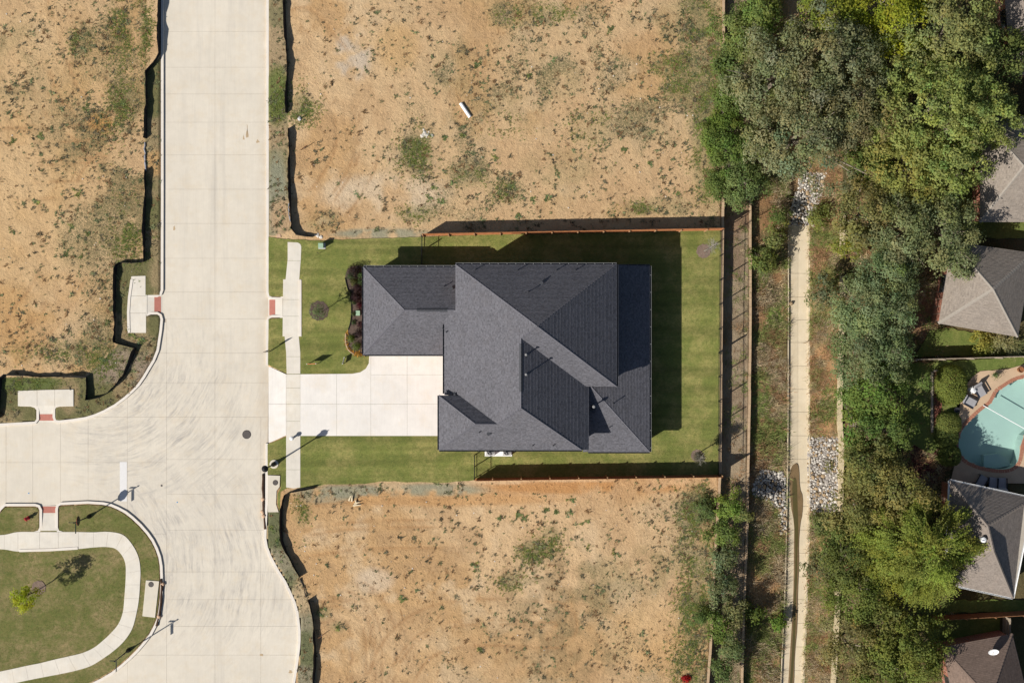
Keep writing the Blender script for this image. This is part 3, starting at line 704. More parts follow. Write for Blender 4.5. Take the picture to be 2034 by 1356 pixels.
# small street details
for (x, y, l) in ((352,997,'blue reflector dot in the middle of the junction'), (57,979,'blue reflector dot on the side street')):
    w = P(x, y); tag(MB().lathe(*w, [(.0, .06), (.012, .055), (.018, .03)], 10).build('road_marker', plain('blue marker', (.05, .25, .5), .4), origin=(*w, 0)), l, 'road marker')
w = P(321, 964); tag(MB().lathe(*w, [(-.02, .09), (.006, .09), (.008, .07)], 12).build('valve_cover', M['iron'], origin=(*w, 0)), 'small round valve cover in the street near the stop line', 'valve cover')

# ------------------------------------------------------------------ leaves
def leaf_cloud(name, pos, nrm, size, tint, parent=None, origin=(0,0,0), mat='leaf', aspect=.6):
    n = len(pos); nrm = nrm/(np.linalg.norm(nrm, axis=1, keepdims=True)+1e-9)+rng.normal(0, .30, (n, 3)); nrm /= np.linalg.norm(nrm, axis=1, keepdims=True)+1e-9
    a = rng.normal(size=(n, 3)); u = np.cross(nrm, a); u /= np.linalg.norm(u, axis=1, keepdims=True)+1e-9; v = np.cross(nrm, u)
    s = size[:, None] if np.ndim(size) else size
    V = np.empty((n, 4, 3)); V[:, 0] = pos-u*s; V[:, 1] = pos-v*s*aspect; V[:, 2] = pos+u*s; V[:, 3] = pos+v*s*aspect
    Fq = np.arange(n*4).reshape(n, 4); tt = np.repeat(tint, 4, 0)
    return npmesh(name, V.reshape(-1, 3), Fq, M[mat], {'tint': tt}, False, origin, parent)
def tints(n, col, var=.25, warm=.15):
    c = np.array(col)[None]*(1+rng.normal(0, var, (n, 1))).clip(.35, 1.9); h = rng.normal(0, warm, (n, 1))
    return (c*np.concatenate([1+h, 1+h*.4, 1-h*.5], 1)).clip(.003, .8)
def crown(cx, cy, zc, rx, ry, rz, col, dens=1.0, leaf=.12, clump=.75, gaps=.18, style='clump', seed=0, parent=None, origin=(0,0,0), var=.22, low=-.35):
    r_ = np.random.default_rng(seed); A_ = rx*ry*math.pi
    k = max(8, int(A_/(clump*clump)*1.45)); P_, N_, T_, Z_ = [], [], [], []
    u = r_.uniform(low, 1, k); ph = r_.uniform(0, 2*math.pi, k)
    rr = np.sqrt(1-u*u); rad = r_.uniform(.55, 1.08, k)**.7
    lob = 1+.16*np.sin(ph*3+seed)+.1*np.sin(ph*5+seed*2.1)
    c = np.stack([cx+rx*rr*np.cos(ph)*rad*lob, cy+ry*rr*np.sin(ph)*rad*lob, zc+rz*u*rad*r_.uniform(.75, 1.1, k)], 1)
    nc = max(3, int(k*.06)); c[:nc] = np.stack([cx+r_.normal(0, rx*.16, nc), cy+r_.normal(0, ry*.16, nc), np.full(nc, zc+rz*.75)], 1)
    for i in range(k):
        if i >= nc and r_.random() < gaps: continue
        cr = clump*r_.uniform(.6, 1.25); n = int(dens*cr*cr*3.1416/(leaf*leaf*1.2)*1.25)
        tc = np.array(col)*r_.uniform(1-var, 1+var)*np.array([1+r_.normal(0, .07), 1, 1-r_.normal(0, .08)])
        if style == 'strand':
            out_ = c[i]-np.array([cx, cy, zc-rz*.3]); out_ /= np.linalg.norm(out_)+1e-9
            nst = max(5, int(n/16)); b = c[i]+r_.normal(0, cr*.4, (nst, 3)); d = out_*np.array([1, 1, .25])+r_.normal(0, .22, (nst, 3)); d /= np.linalg.norm(d, axis=1, keepdims=True)
            ln = r_.uniform(.7, 1.5, nst)
            for q in range(16):
                s_ = q/15.; p = b+d*(ln*s_)[:, None]; p[:, 2] -= (s_**2)*ln*.45; p += r_.normal(0, .04, (nst, 3))
                P_.append(p); N_.append(np.tile(np.array([0, 0, 1.]), (nst, 1))); T_.append(np.tile(tc*(0.75+.5*s_), (nst, 1)))
        else:
            d = r_.normal(size=(n, 3)); d /= np.linalg.norm(d, axis=1, keepdims=True); q = cr*r_.uniform(.3, 1.05, (n, 1))**.6
            sub = 1+.25*np.sin(d[:, :1]*7+i)+.2*np.sin(d[:, 1:2]*8+i*2)
            p = c[i]+d*q*sub*np.array([1, 1, .65]); oc = c[i]-np.array([cx, cy, zc-rz*.5]); oc /= np.linalg.norm(oc)+1e-9; P_.append(p); N_.append(d*.75+oc*.5+np.array([0, 0, .35])); T_.append(np.tile(tc, (n, 1)))
    pos = np.concatenate(P_); nr = np.concatenate(N_); tt = np.concatenate(T_); n = len(pos)
    tt = (tt*(1+rng.normal(0, .11, (n, 1))).clip(.5, 1.6)); h = rng.normal(0, .07, (n, 1)); tt = (tt*np.concatenate([1+h, 1+h*.3, 1-h*.4], 1)).clip(.003, .8)
    leaf_cloud('crown', pos, nr, leaf*rng.uniform(.65, 1.25, n), tt, parent, origin)
    return c

def tree(pxy, r, ztop, col_, label, cat='tree', style='clump', dens=1.0, leaf=.12, clump=.75, gaps=.16, bark='bark', ry=None, limbs=9, seed=None, rz=None, var=.22, show=False):
    col = tuple(v*w_ for v, w_ in zip(col_, (1.33, 1.37, 1.17))) if col_ in (GREY, OLIVE, BRIGHT, YEL, TAN, JUN, DARK, FEA, OAK) or pxy[0] < 700 else (col_[0]*2.2, col_[1]*2.05, col_[2]*1.6)
    if col_[1] > 1.6*col_[0] and pxy[0] > 700: col = (col[0]*1.15, col[1]*.95, col[2]*1.2)
    if cat == 'shrub':
        g_ = ground_z(*P(*pxy)); g_ = -2.0 if g_ < -2.3 else g_; ztop = ztop+min(0, g_*1.05) if ztop < 1.9 else ztop+min(0, g_*.85)
    seed = seed or int(pxy[0]*7+pxy[1]); rm = r/S; rym = (ry or r)/S; rz = rz or min(rm*.8, max(ztop, .9)*.42); zc = ztop-rz
    gx_, gy_ = P(pxy[0], pxy[1], zc+rz*.4); g0 = ground_z(gx_, gy_)
    if g0 < -2.3: g0 = -2.0
    if zc-g0 < .35: zc = g0+.4
    o = (gx_, gy_, g0)
    t = thing('tree' if cat == 'tree' else 'shrub', label, cat, o)
    c = crown(0, 0, zc-g0, rm*.92, rym*.92, rz, col, dens, leaf, clump, gaps, style, seed, t, (0,0,0), var)
    r_ = random.Random(seed); m = MB(); tr_ = max(.035, rm*.045)
    H = zc-g0
    m.tube([(o[0], o[1], o[2]-.1), (o[0]+.03, o[1], o[2]+H*.4), (o[0]-.04*rm, o[1]+.03*rm, o[2]+H*.75)], [tr_*1.3, tr_, tr_*.8], 8)
    for i in range(limbs):
        q = c[r_.randrange(len(c))]; e = Vector((q[0], q[1], q[2]))*(1.0 if show else .92)
        s_ = Vector((-.03*rm, .03*rm, H*r_.uniform(.45, .75))); mid = s_.lerp(e, .5)+Vector((r_.uniform(-.3, .3), r_.uniform(-.3, .3), r_.uniform(.0, .4)))*rm*.2
        m.tube([tuple(Vector(o)+s_), tuple(Vector(o)+mid), tuple(Vector(o)+e)], [tr_*.55, tr_*.4, tr_*.12], 6)
        for k in range(2):
            e2 = e+Vector((r_.uniform(-1, 1), r_.uniform(-1, 1), r_.uniform(-.1, .5)))*rm*.25
            m.tube([tuple(Vector(o)+mid), tuple(Vector(o)+mid.lerp(e2, .6)+Vector((0, 0, .1))), tuple(Vector(o)+e2)], [tr_*.3, tr_*.2, tr_*.07], 5)
    m.build('trunk', M[bark], t)
    return t

GREY = (.180, .182, .108); OLIVE = (.205, .228, .080); BRIGHT = (.125, .172, .048); YEL = (.165, .190, .036); TAN = (.205, .212, .092)
JUN = (.168, .198, .108); DARK = (.105, .128, .045); FEA = (.180, .200, .048); OAK = (.165, .178, .098)
trees = [
 ((1555,145),100,8.2,GREY,'sparse grey-green oak nearest the bare lot, north end of the creek',dict(gaps=.22,show=True,leaf=.10)),
 ((1655,110),100,8.8,GREY,'grey-green oak just below the two yellow-green treetops',dict(gaps=.2,show=True,leaf=.10)),
 ((1600,265),112,8.4,GREY,'wide grey-brown oak reaching over the upper rock pile',dict(gaps=.2,show=True,leaf=.10)),
 ((1705,225),85,8.0,(.098,.1,.06),'grey oak squeezed between the wide grey oak and the pale olive tree',dict(gaps=.2,leaf=.10)),
 ((1645,5),62,7.0,YEL,'smaller yellow-green treetop at the top edge of the picture',dict(leaf=.1)),
 ((1778,12),85,7.4,(.135,.160,.022),'larger yellow-green treetop at the top edge of the picture',dict(leaf=.1)),
 ((1895,60),108,8.2,TAN,'tan-green feathery tree beside the top right shaded roof',dict(leaf=.11)),
 ((1995,110),60,6.0,DARK,'dark green tree against the top right shaded roof',dict()),
 ((1868,225),128,9.2,OLIVE,'largest pale olive tree west of the upper neighbour house',dict(clump=.6,leaf=.11)),
 ((1960,225),78,8.0,OLIVE,'pale olive tree touching the upper neighbour roof',dict(clump=.6,leaf=.11)),
 ((1815,325),78,7.4,(.118,.128,.046),'pale olive tree above the grey-limbed oak',dict(clump=.6,leaf=.11)),
 ((1890,325),70,7.6,OLIVE,'small pale olive tree beside the red brick wall top',dict(clump=.6,leaf=.11)),
 ((1740,330),55,5.0,(.06,.10,.028),'dark green low tree east of the upper rock pile',dict()),
 ((1725,425),62,6.2,(.105,.106,.05),'dusty olive oak right of the upper rock pile',dict(show=True)),
 ((1800,450),72,7.0,OAK,'grey-limbed oak spreading west of the tan hip roof',dict(gaps=.24,show=True,limbs=14,leaf=.1)),
 ((1880,455),72,7.2,OAK,'grey-limbed oak touching the corner of the tan hip roof',dict(gaps=.22,show=True,limbs=14,leaf=.1)),
 ((1912,520),34,5.6,OAK,'small oak overhanging the tan hip roof edge',dict(leaf=.1)),
 ((1770,545),62,6.0,JUN,'blue-green cedar, upper one beside the dark yard shade',dict(leaf=.085,gaps=.1)),
 ((1748,620),84,6.6,JUN,'largest blue-green cedar beside the limestone wall',dict(leaf=.085,gaps=.1)),
 ((1735,700),78,6.0,(.082,.108,.062),'blue-green cedar, lower one above the bright green thicket',dict(leaf=.085,gaps=.1)),
 ((1640,580),34,3.0,(.085,.095,.06),'low grey-green bush between channel and cedar',dict(gaps=.25)),
 ((1745,775),60,4.8,BRIGHT,'bright green thicket tree west of the pool yard lawn',dict(leaf=.1)),
 ((1715,850),50,4.2,(.07,.11,.035),'green tree just right of the big rock bed top',dict(leaf=.1)),
 ((1780,860),42,4.5,(.06,.09,.03),'darker green tree beside the dark red mulch patch',dict(leaf=.1)),
 ((1725,930),64,5.2,(.095,.105,.045),'olive tree east of the big rock bed',dict(leaf=.1)),
 ((1785,985),72,6.2,(.125,.120,.052),'tan-olive tree left of the dark weathered roof',dict(leaf=.09)),
 ((1700,1020),55,5.0,(.1,.104,.046),'olive tree near the foot of the big rock bed',dict(leaf=.1)),
 ((1838,1095),92,7.2,FEA,'feathery yellow-green tree drooping over the weathered roof',dict(style='strand',leaf=.07,dens=1.5,gaps=.06)),
 ((1775,1115),70,5.8,(.105,.122,.03),'green tree left of the feathery yellow-green tree',dict(leaf=.08)),
 ((1690,1110),68,4.6,(.07,.088,.032),'dark green tree overhanging the limestone wall',dict(leaf=.09)),
 ((1715,1180),66,4.8,(.072,.092,.028),'dark green tree south of the overhanging one',dict(leaf=.09)),
 ((1640,1130),40,3.0,(.082,.086,.05),'low scrubby tree beside the wet channel',dict(gaps=.25)),
 ((1700,1290),68,5.2,(.115,.112,.055),'dusty tan-green tree at the bottom edge right of the channel',dict(leaf=.09)),
 ((1770,1240),48,5.0,(.085,.095,.035),'small olive tree north of the bottom edge thicket',dict()),
 ((1815,1300),82,6.4,(.088,.108,.032),'rounded green tree shading the brown roof',dict(clump=.6,leaf=.1)),
 ((1770,1350),60,5.6,(.08,.1,.032),'green tree cut by the bottom edge beside the brown roof',dict(leaf=.1)),
 ((1475,60),54,4.0,(.07,.115,.035),'bright green tree beside the retaining wall at the top edge',dict(leaf=.1)),
 ((1520,25),44,4.4,(.085,.12,.04),'bright green tree top between wall and grey oak',dict(leaf=.1)),
 ((1462,130),42,3.0,(.055,.09,.028),'dark green bush hugging the upper retaining wall',dict()),
 ((1438,235),34,2.2,(.068,.125,.028),'vivid green bush growing over the upper retaining wall',dict(leaf=.08)),
 ((1450,305),44,2.8,(.065,.12,.03),'vivid green bush below the grey oak edge',dict(leaf=.08)),
 ((1482,360),44,3.2,(.08,.115,.05),'pale green rounded bush above the fence corner',dict(leaf=.08)),
 ((1500,285),36,3.4,(.07,.095,.04),'green bush under the grey oak edge',dict()),
 ((1422,320),20,1.2,(.06,.11,.03),'low vivid green bush on the bare lot corner',dict(leaf=.07)),
 ((1625,430),24,1.6,(.1,.12,.04),'yellowish bush on the right side of the upper rock pile',dict(leaf=.08)),
 ((1537,470),26,1.8,(.09,.105,.045),'dry olive bush left of the channel head',dict(gaps=.3)),
 ((1550,430),22,1.8,(.062,.1,.03),'dark green bush at the left of the upper rock pile foot',dict(leaf=.08)),
 ((1512,520),28,1.8,(.08,.105,.04),'green bush on the slope just below the channel head',dict(gaps=.28)),
 ((1690,490),30,2.8,(.11,.12,.03),'yellow-green shrub over the limestone wall top',dict(leaf=.08)),
 ((1450,1008),30,2.4,(.075,.14,.03),'vivid green shrub just south of the fence corner',dict(leaf=.08)),
 ((1478,1018),18,2.2,(.11,.13,.06),'pale green shrub on the lower retaining wall',dict(leaf=.08)),
 ((1440,1058),34,2.2,(.07,.12,.032),'mid green shrub on the bench south of the fence',dict(leaf=.08)),
 ((1437,1108),28,2.0,(.088,.112,.07),'grey-green shrub on the narrow bench',dict(leaf=.08)),
 ((1434,1172),30,2.2,(.08,.105,.065),'long grey-green shrub farther down the bench',dict(ry=38,leaf=.08)),
 ((1462,1215),27,1.8,(.1,.11,.06),'dusty shrub beside the lower retaining wall',dict(leaf=.08)),
 ((1432,1245),30,2.2,(.068,.12,.03),'vivid green shrub far down the bench',dict(ry=30,leaf=.08)),
 ((1456,1290),30,2.0,(.088,.112,.06),'silvery shrub near the bottom end of the bench',dict(leaf=.08)),
 ((1432,1335),24,2.2,(.075,.11,.05),'green shrub at the bottom edge of the bench',dict(leaf=.08)),
 ((1500,1220),20,1.4,(.07,.1,.03),'dark bush against the foot of the lower wall',dict(gaps=.3)),
 ((1545,1240),16,1.2,(.075,.12,.03),'small bright bush by the wet channel edge',dict(gaps=.3)),
 ((1952,682),22,1.6,(.135,.145,.04),'yellow-green bush below the tan hip roof',dict(leaf=.07)),
 ((1988,682),26,1.4,(.14,.145,.085),'spiky pale shrub below the tan hip roof corner',dict(ry=17,style='strand',leaf=.05,dens=1.2)),
 ((1452,190),34,3.0,(.062,.11,.03),'leafy green bush between wall and grey oak, upper one',dict(leaf=.08,gaps=.1)),
 ((1412,265),26,1.5,(.066,.12,.03),'vivid green bush spilling onto the bare lot beside the wall',dict(leaf=.07,gaps=.12)),
 ((1425,370),26,1.4,(.07,.12,.035),'low green bush just above the fence corner on the lot side',dict(leaf=.07)),
 ((1465,395),24,1.6,(.085,.12,.055),'pale green bush directly above the dark fence shadow',dict(leaf=.07)),
 ((1430,130),18,1.6,(.07,.11,.035),'narrow green bush on the top of the retaining wall',dict(leaf=.07)),
 ((1400,1010),22,.9,(.07,.1,.045),'flat green weed patch in the corner of the southern lot',dict(leaf=.06,gaps=.3)),
 ((1390,1225),22,.8,(.07,.1,.04),'flat green weed patch on the southern lot beside the wall',dict(leaf=.06,gaps=.35)),
 ((1628,1040),22,1.2,(.09,.11,.05),'greyish bush at the foot of the big rock bed',dict(leaf=.07,gaps=.2)),
 ((1838,760),16,2.4,(.07,.1,.035),'shrub west of the pool bed border',dict(leaf=.07)),
]
for pxy, r, zt, col, lab, kw in trees:
    tree(pxy, r, zt, col, lab, 'tree' if zt > 4.05 else 'shrub', **({'clump': .5 if r < 50 else .72} | kw))
tr1 = tree((45,1187),25,4.3,(.26,.28,.025),'young yellow-green tree on the grass island', 'tree', dens=.9, leaf=.075, clump=.34, gaps=.22, bark='barkdark', rz=1.2, limbs=7)
tr2 = tree((630,618),17,2.9,(.12,.15,.08),'thin young tree in a mulch ring on the front lawn', 'tree', dens=.45, leaf=.055, clump=.3, gaps=.3, bark='barkdark', limbs=7)
for (x, y, r, l) in ((78,1166,14,'grey mulch ring of the yellow-green tree'), (634,617,19.5,'dark mulch ring on the front lawn'), (1397,499,14,'grey mulch ring in the fence corner of the back lawn'), (1384,904,12,'small mulch ring by the south fence')):
    w = P(x, y); m = MB(); n = 22; m.prism([(w[0]+r/S*(1+.06*math.sin(k*2.3))*math.cos(2*math.pi*k/n), w[1]+r/S*(1+.06*math.cos(k*3.1))*math.sin(2*math.pi*k/n)) for k in range(n)], .1, .165)
    tag(m.build('mulch_ring', M['mulch2' if x != 634 else 'mulch'], origin=(*w, 0)), l, 'mulch ring')
def bare_tree(px_, py_, h, rad, label, leafy=0, lean=(0, 0)):
    w = P(px_, py_); t = thing('bare_tree', label, 'tree', (w[0], w[1], .12)); r_ = random.Random(int(px_)); m = MB()
    top = Vector((w[0]+lean[0], w[1]+lean[1], h)); b = Vector((w[0], w[1], .1)); m.tube([tuple(b), tuple(b.lerp(top, .5)), tuple(top)], [.05, .035, .015], 7)
    m.build('trunk', M['twig'], t); m = MB()
    for i in range(46):
        s_ = b.lerp(top, r_.uniform(.35, .95)); a = r_.uniform(0, 6.28); L = rad*r_.uniform(.5, 1.1)
        e = s_+Vector((math.cos(a)*L, math.sin(a)*L, L*r_.uniform(.3, 1))); m.tube([tuple(s_), tuple(s_.lerp(e, .5)+Vector((0, 0, .05))), tuple(e)], [.016, .011, .004], 4)
        for k in range(3):
            q = s_.lerp(e, r_.uniform(.4, .8)); e2 = q+Vector((r_.uniform(-1, 1), r_.uniform(-1, 1), r_.uniform(0, .8)))*L*.4; m.tube([tuple(q), tuple(e2)], [.007, .003], 3)
    m.build('twigs', M['twig'], t)
    if leafy:
        n = leafy; d = rng.normal(size=(n, 3)); d /= np.linalg.norm(d, axis=1, keepdims=True); p = d*rng.uniform(.2, 1, (n, 1))**.5*np.array([rad*.95, rad*.95, rad*1.1])+np.array([lean[0]*.7, lean[1]*.7, h*.72])
        leaf_cloud('crown', p, d, rng.uniform(.03, .06, n), tints(n, (.14, .13, .09)), t)
bare_tree(1398, 499, 4.6, .75, 'bare grey tree leaning in the north-east corner of the back lawn', lean=(.5, .35))
bare_tree(1381, 903, 3.2, .6, 'small brownish tree by the south fence of the back lawn', 1500)

# ------------------------------------------------------------------ lawns
def wob(pts, amp=.08, seed=1):
    r_ = random.Random(seed); p = dense(PP(pts+[pts[0]]), .5)[:-1]; return [(x+r_.uniform(-amp, amp), y+r_.uniform(-amp, amp)) for x, y in p]
ZL = .145
lawn_main = wob([(571,475),(580,476),(640,478),(730,474),(838,471),(1000,465),(1432,457),(1430,944),(1100,949),(943,953),(870,958),(760,955),(700,962),(655,960),(620,966),(600,968),(571,968)], .04)
MB().prism(lawn_main, 0, ZL).build('lawn', M['lawn'], kind='structure')
strips = [wob(q, .01) for q in ([(534,471),(556,474),(572,476),(574,515),(568,556),(568,587),(562,589),(536,588),(534,580)], [(534,634),(562,631),(566,640),(570,700),(571,742),(533,724)], [(532,882),(571,866),(571,968),(558,976),(556,1014),(552,1000),(552,980),(558,968),(558,942),(532,942)])]
for q in strips: MB().prism(q, 0, ZL-.003).build('lawn', M['lawn'], kind='structure')
isl_in0 = [(-300,1070),(-46,1062),(-2,1029),(12,1009),(72,1009),(78,1013),(78,1050),(117,1050),(119,1006),(175,1004),(205,1006),(232,1015),(260,1033),(288,1063),(305,1092),(314,1125),(315,1153),(311,1211),(302,1240),(292,1258),(278,1276),(252,1302),(220,1329),(190,1347),(100,1395),(-100,1445),(-300,1475)]
isl_c = [(-300,1062),(-40,1057),(-6,1026),(3,1012),(11,1004),(70,1004),(77,1006),(80,1012),(80,1050),(116,1050),(116,1010),(118,1003)]+isl[7:]
isl_w = PP(isl_c)
_cand = [[(p[0]+s_*0, p[1]) for p in isl_w] for s_ in (0,)]
def inset(poly, d):
    n = len(poly); ar = sum(poly[i-1][0]*poly[i][1]-poly[i][0]*poly[i-1][1] for i in range(n)); sg = 1 if ar > 0 else -1; o_ = []
    for i in range(n):
        a, b = poly[i-1], poly[(i+1) % n]; dx, dy = b[0]-a[0], b[1]-a[1]; L = math.hypot(dx, dy) or 1; o_.append((poly[i][0]-sg*dy/L*d, poly[i][1]+sg*dx/L*d))
    return o_
isl_m = inset(isl_w, .12); isl_in = [((x_*S+CX), (CY-y_*S)) for x_, y_ in isl_m]
MB().prism(isl_m, 0, ZL-.022).build('lawn', M['lawn2'], kind='structure')
for pts in ([(1790,722),(2034,708),(2100,706),(2100,730),(2034,724),(1985,733),(1940,738),(1925,752),(1905,790),(1898,860),(1850,900),(1805,880)], [(1850,655),(1880,650),(1960,665),(2100,690),(2100,703),(1815,708)], [(1880,380),(1948,375),(1948,438),(2100,442),(2100,475),(1895,472),(1890,440)], [(1880,1190),(2100,1190),(2100,1212),(1800,1216)], [(1830,1222),(1985,1220),(1985,1255),(1850,1275)]):
    MB().prism(wob(pts, .08), -.4, ZL+.02).build('lawn', M['lawn3'], kind='structure')
def blades(name, xs, ys, zs, rad, hgt, nb, col, var=.25, mat='blade', wd=.25, kind='stuff', flat=1.0):
    n = len(xs); th = rng.uniform(0, 6.283, (n, nb)); r0 = rad[:, None]*rng.uniform(.4, 1.15, (n, nb)); off = rad[:, None]*.35
    bx = xs[:, None]+rng.normal(0, 1, (n, nb))*off; by = ys[:, None]+rng.normal(0, 1, (n, nb))*off
    c, s = np.cos(th), np.sin(th); w_ = r0*wd
    hh = hgt[:, None]*rng.uniform(.4, 1.1, (n, nb)); z = zs[:, None]
    V = np.stack([np.stack([bx-s*w_, by+c*w_, z+0*bx+.01], -1), np.stack([bx+s*w_, by-c*w_, z+0*bx+.01], -1), np.stack([bx+c*r0, by+s*r0, z+hh], -1)], 2).reshape(-1, 3)
    tt = np.repeat(np.repeat(col if np.ndim(col) == 2 else tints(n, col, var), nb, 0)*(1+rng.normal(0, .12, (n*nb, 1))), 3, 0).clip(.004, .9)
    o = npmesh(name, V, np.arange(len(V)).reshape(-1, 3), M[mat], {'tint': tt}); o['kind'] = kind; return o
def scatter(poly, n):
    q = np.array(poly); x = rng.uniform(q[:, 0].min(), q[:, 0].max(), n); y = rng.uniform(q[:, 1].min(), q[:, 1].max(), n); k = inside(poly, x, y); return x[k], y[k]
hardpx = [PP([(566,480),(600,480),(600,970),(566,970)]), PP([(533,724),(600,742),(736,742),(736,700),(890,700),(890,866),(600,866),(533,882)]), PP([(533,590),(600,590),(600,632),(533,632)]), PP([(719,528),(1292,528),(1292,898),(870,898)]), PP([(533,942),(559,942),(559,1016),(533,1016)])]
walkpoly = ri+ro[::-1]
x, y = scatter(PP([(536,455),(1434,455),(1434,970),(536,970)]), 66000); k = np.logical_or.reduce([inside(q, x, y) for q in [lawn_main]+strips]); x, y = x[k], y[k]; k = ~np.logical_or.reduce([inside(h, x, y) for h in hardpx]); x, y = x[k], y[k]
blades('grass', x, y, np.full(len(x), ZL-.01), rng.uniform(.03, .06, len(x)), rng.uniform(.02, .05, len(x)), 3, A(122, 126, 70), .3)
x, y = scatter(PP(isl_in), 42000); k = ~(inside(walkpoly, x, y) | inside(PP([(78,1000),(117,1000),(117,1056),(78,1056)]), x, y) | inside(PP([(283,1150),(320,1150),(314,1226),(283,1225)]), x, y) | inside(PP([(36,1054),(158,1054),(158,1095),(36,1095)]), x, y)); x, y = x[k], y[k]
blades('grass', x, y, np.full(len(x), ZL-.03), rng.uniform(.03, .06, len(x)), rng.uniform(.03, .05, len(x)), 3, A(110, 112, 64), .3)

# weeds on the bare lots: density follows the weediness of the soil
def fieldat(F_, x, y):
    i = np.clip(np.searchsorted(gx, x)-1, 0, nx-2); j = np.clip(np.searchsorted(gy, y)-1, 0, ny-2); return F_[i, j]
x = rng.uniform(-45, 19, 330000); y = rng.uniform(-30, 30, 330000)
lots = (lot_n | lot_s | lot_w | ver_l | ver_r | ver_s)
cl = .6*vnoise(x, y, 2.2, 77)+.4*vnoise(x, y, .7, 78)
k = fieldat(lots, x, y) & (rng.random(len(x)) < (.034+.17*fieldat(veg, x, y))*(.4+1.1*sst(cl, .38, .72))) & (sdf(street, x, y) < -.05)
for q in ([(255,546),(325,546),(325,664),(255,664)], [(36,772),(148,772),(148,840),(36,840)]): k &= ~inside(PP(q), x, y)
x, y = x[k], y[k]
zz = gz(x, y)+.02; k = zz > -.1; x, y, zz = x[k], y[k], zz[k]
n = len(x); print('weeds', n)
mixc = np.where(rng.random((n, 1)) < .35, np.array([A(124, 130, 92)]), np.where(rng.random((n, 1)) < .6, np.array([A(124, 116, 92)]), np.array([A(142, 114, 82)])))*(1+rng.normal(0, .2, (n, 1))).clip(.5, 1.6)
rad = rng.gamma(2.4, .038, n).clip(.035, .27)
blades('weeds', x, y, zz, rad*1.1, rad*.5+.02, 9, mixc, wd=.22)
# bigger leafy weeds
pts = [(x_, y_) for x_, y_ in ((993,1027),(1045,1028),(1030,1022),(1088,1015),(1105,1019),(1130,1018),(1135,990),(1160,1035),(940,1120),(1170,1085),(1225,1100),(800,1188),(955,1290),(715,390),(860,372),(882,275),(856,268),(920,270),(985,312),(1110,345),(905,365),(1020,372),(1060,395),(1085,395),(150,85),(145,100),(245,205),(170,215),(80,270),(28,280),(155,385),(140,450),(175,465),(130,505),(160,510),(25,460),(75,400),(540,1050),(552,1075),(640,1212),(672,1243),(1030,430),(850,395),(875,400),(215,640),(275,675),(283,678),(260,665),(190,690),(205,715),(1240,300),(1290,325),(1345,385),(1100,120),(950,130),(1210,60),(1050,150))]
bx = np.array([P(*p)[0] for p in pts for _ in range(7)]); by = np.array([P(*p)[1] for p in pts for _ in range(7)])
bx += rng.normal(0, .16, len(bx)); by += rng.normal(0, .16, len(by))
blades('weeds', bx, by, gz(bx, by)+.02, rng.uniform(.09, .2, len(bx)), rng.uniform(.05, .14, len(bx)), 12, A(128, 140, 88), .25)
# dry grass and clods on benches and slopes down to the channel
x = rng.uniform(17, 38, 110000); y = rng.uniform(-31, 31, 110000)
X1, X2, XA, XB, X3 = (atY(w_, y) for w_ in (wall1, wall2, chanL, chanR, wall3))
rb = lambda q: inside(PP(q, -1.8), x, y)
bed1 = [(1606,868),(1662,866),(1664,1012),(1612,1020),(1606,1000)]; bed2 = [(1512,932),(1560,938),(1562,1062),(1549,1060),(1546,1010),(1520,990),(1494,985),(1494,958)]; bed3 = [(1590,340),(1640,345),(1632,380),(1615,447),(1565,447),(1575,400),(1585,375)]
k = (((x > X2+.2) & (x < XA+.06)) | ((x > XB+.02) & (x < X3-.1) ) | ((x > X1+.4) & (x < X2-.2) & (rng.random(len(x)) < .12)) | ((x > X3+.4) & (rng.random(len(x)) < .3))) & ~(rb(bed1) | rb(bed2) | rb(bed3))
k &= vnoise(x, y, 1.3, 5)+rng.normal(0, .15, len(x)) > .42
x, y = x[k], y[k]; n = len(x); print('undergrowth', n)
gg = vnoise(x, y, 1.7, 9)[:, None]; dr_ = vnoise(x, y, 1.1, 12)[:, None]; rr_ = rng.random((n, 1))
mixc = np.where(rr_ < np.where(gg > .56, .7, .10), np.array([(.21, .26, .075)]), np.where(dr_ > .5, np.array([(.36, .22, .12)]), np.array([(.42, .33, .20)])))*(1+rng.normal(0, .25, (n, 1))).clip(.4, 1.8)
hh = rng.gamma(2.2, .08, n).clip(.05, .8)*(.5+1.3*vnoise(x, y, 1.1, 33))
blades('undergrowth', x, y, np.maximum(gz(x, y), -2.15), rng.uniform(.12, .42, n), hh, 8, mixc, wd=.065)

x = rng.uniform(17, 38, 26000); y = rng.uniform(-31, 31, 26000)
X1, X2, XA, XB, X3 = (atY(w_, y) for w_ in (wall1, wall2, chanL, chanR, wall3))
k = (((x > X2+.3) & (x < XA-.05)) | ((x > XB+.05) & (x < X3-.1))) & ~(rb(bed1) | rb(bed2) | rb(bed3)) & (vnoise(x, y, 1.5, 61)+.25*(x < XA) > .62) & (rng.random(len(x)) < .6)
x, y = x[k], y[k]; n = len(x); print('brush', n)
mixc = np.where(vnoise(x, y, 2.0, 19)[:, None] > .55, np.array([(.26, .28, .10)]), np.where(rng.random((n, 1)) < .5, np.array([(.38, .27, .17)]), np.array([(.46, .38, .26)])))*(1+rng.normal(0, .2, (n, 1))).clip(.5, 1.6)
blades('dry_brush', x, y, gz(x, y), rng.uniform(.25, .6, n), rng.uniform(.25, .85, n), 12, mixc, wd=.035)
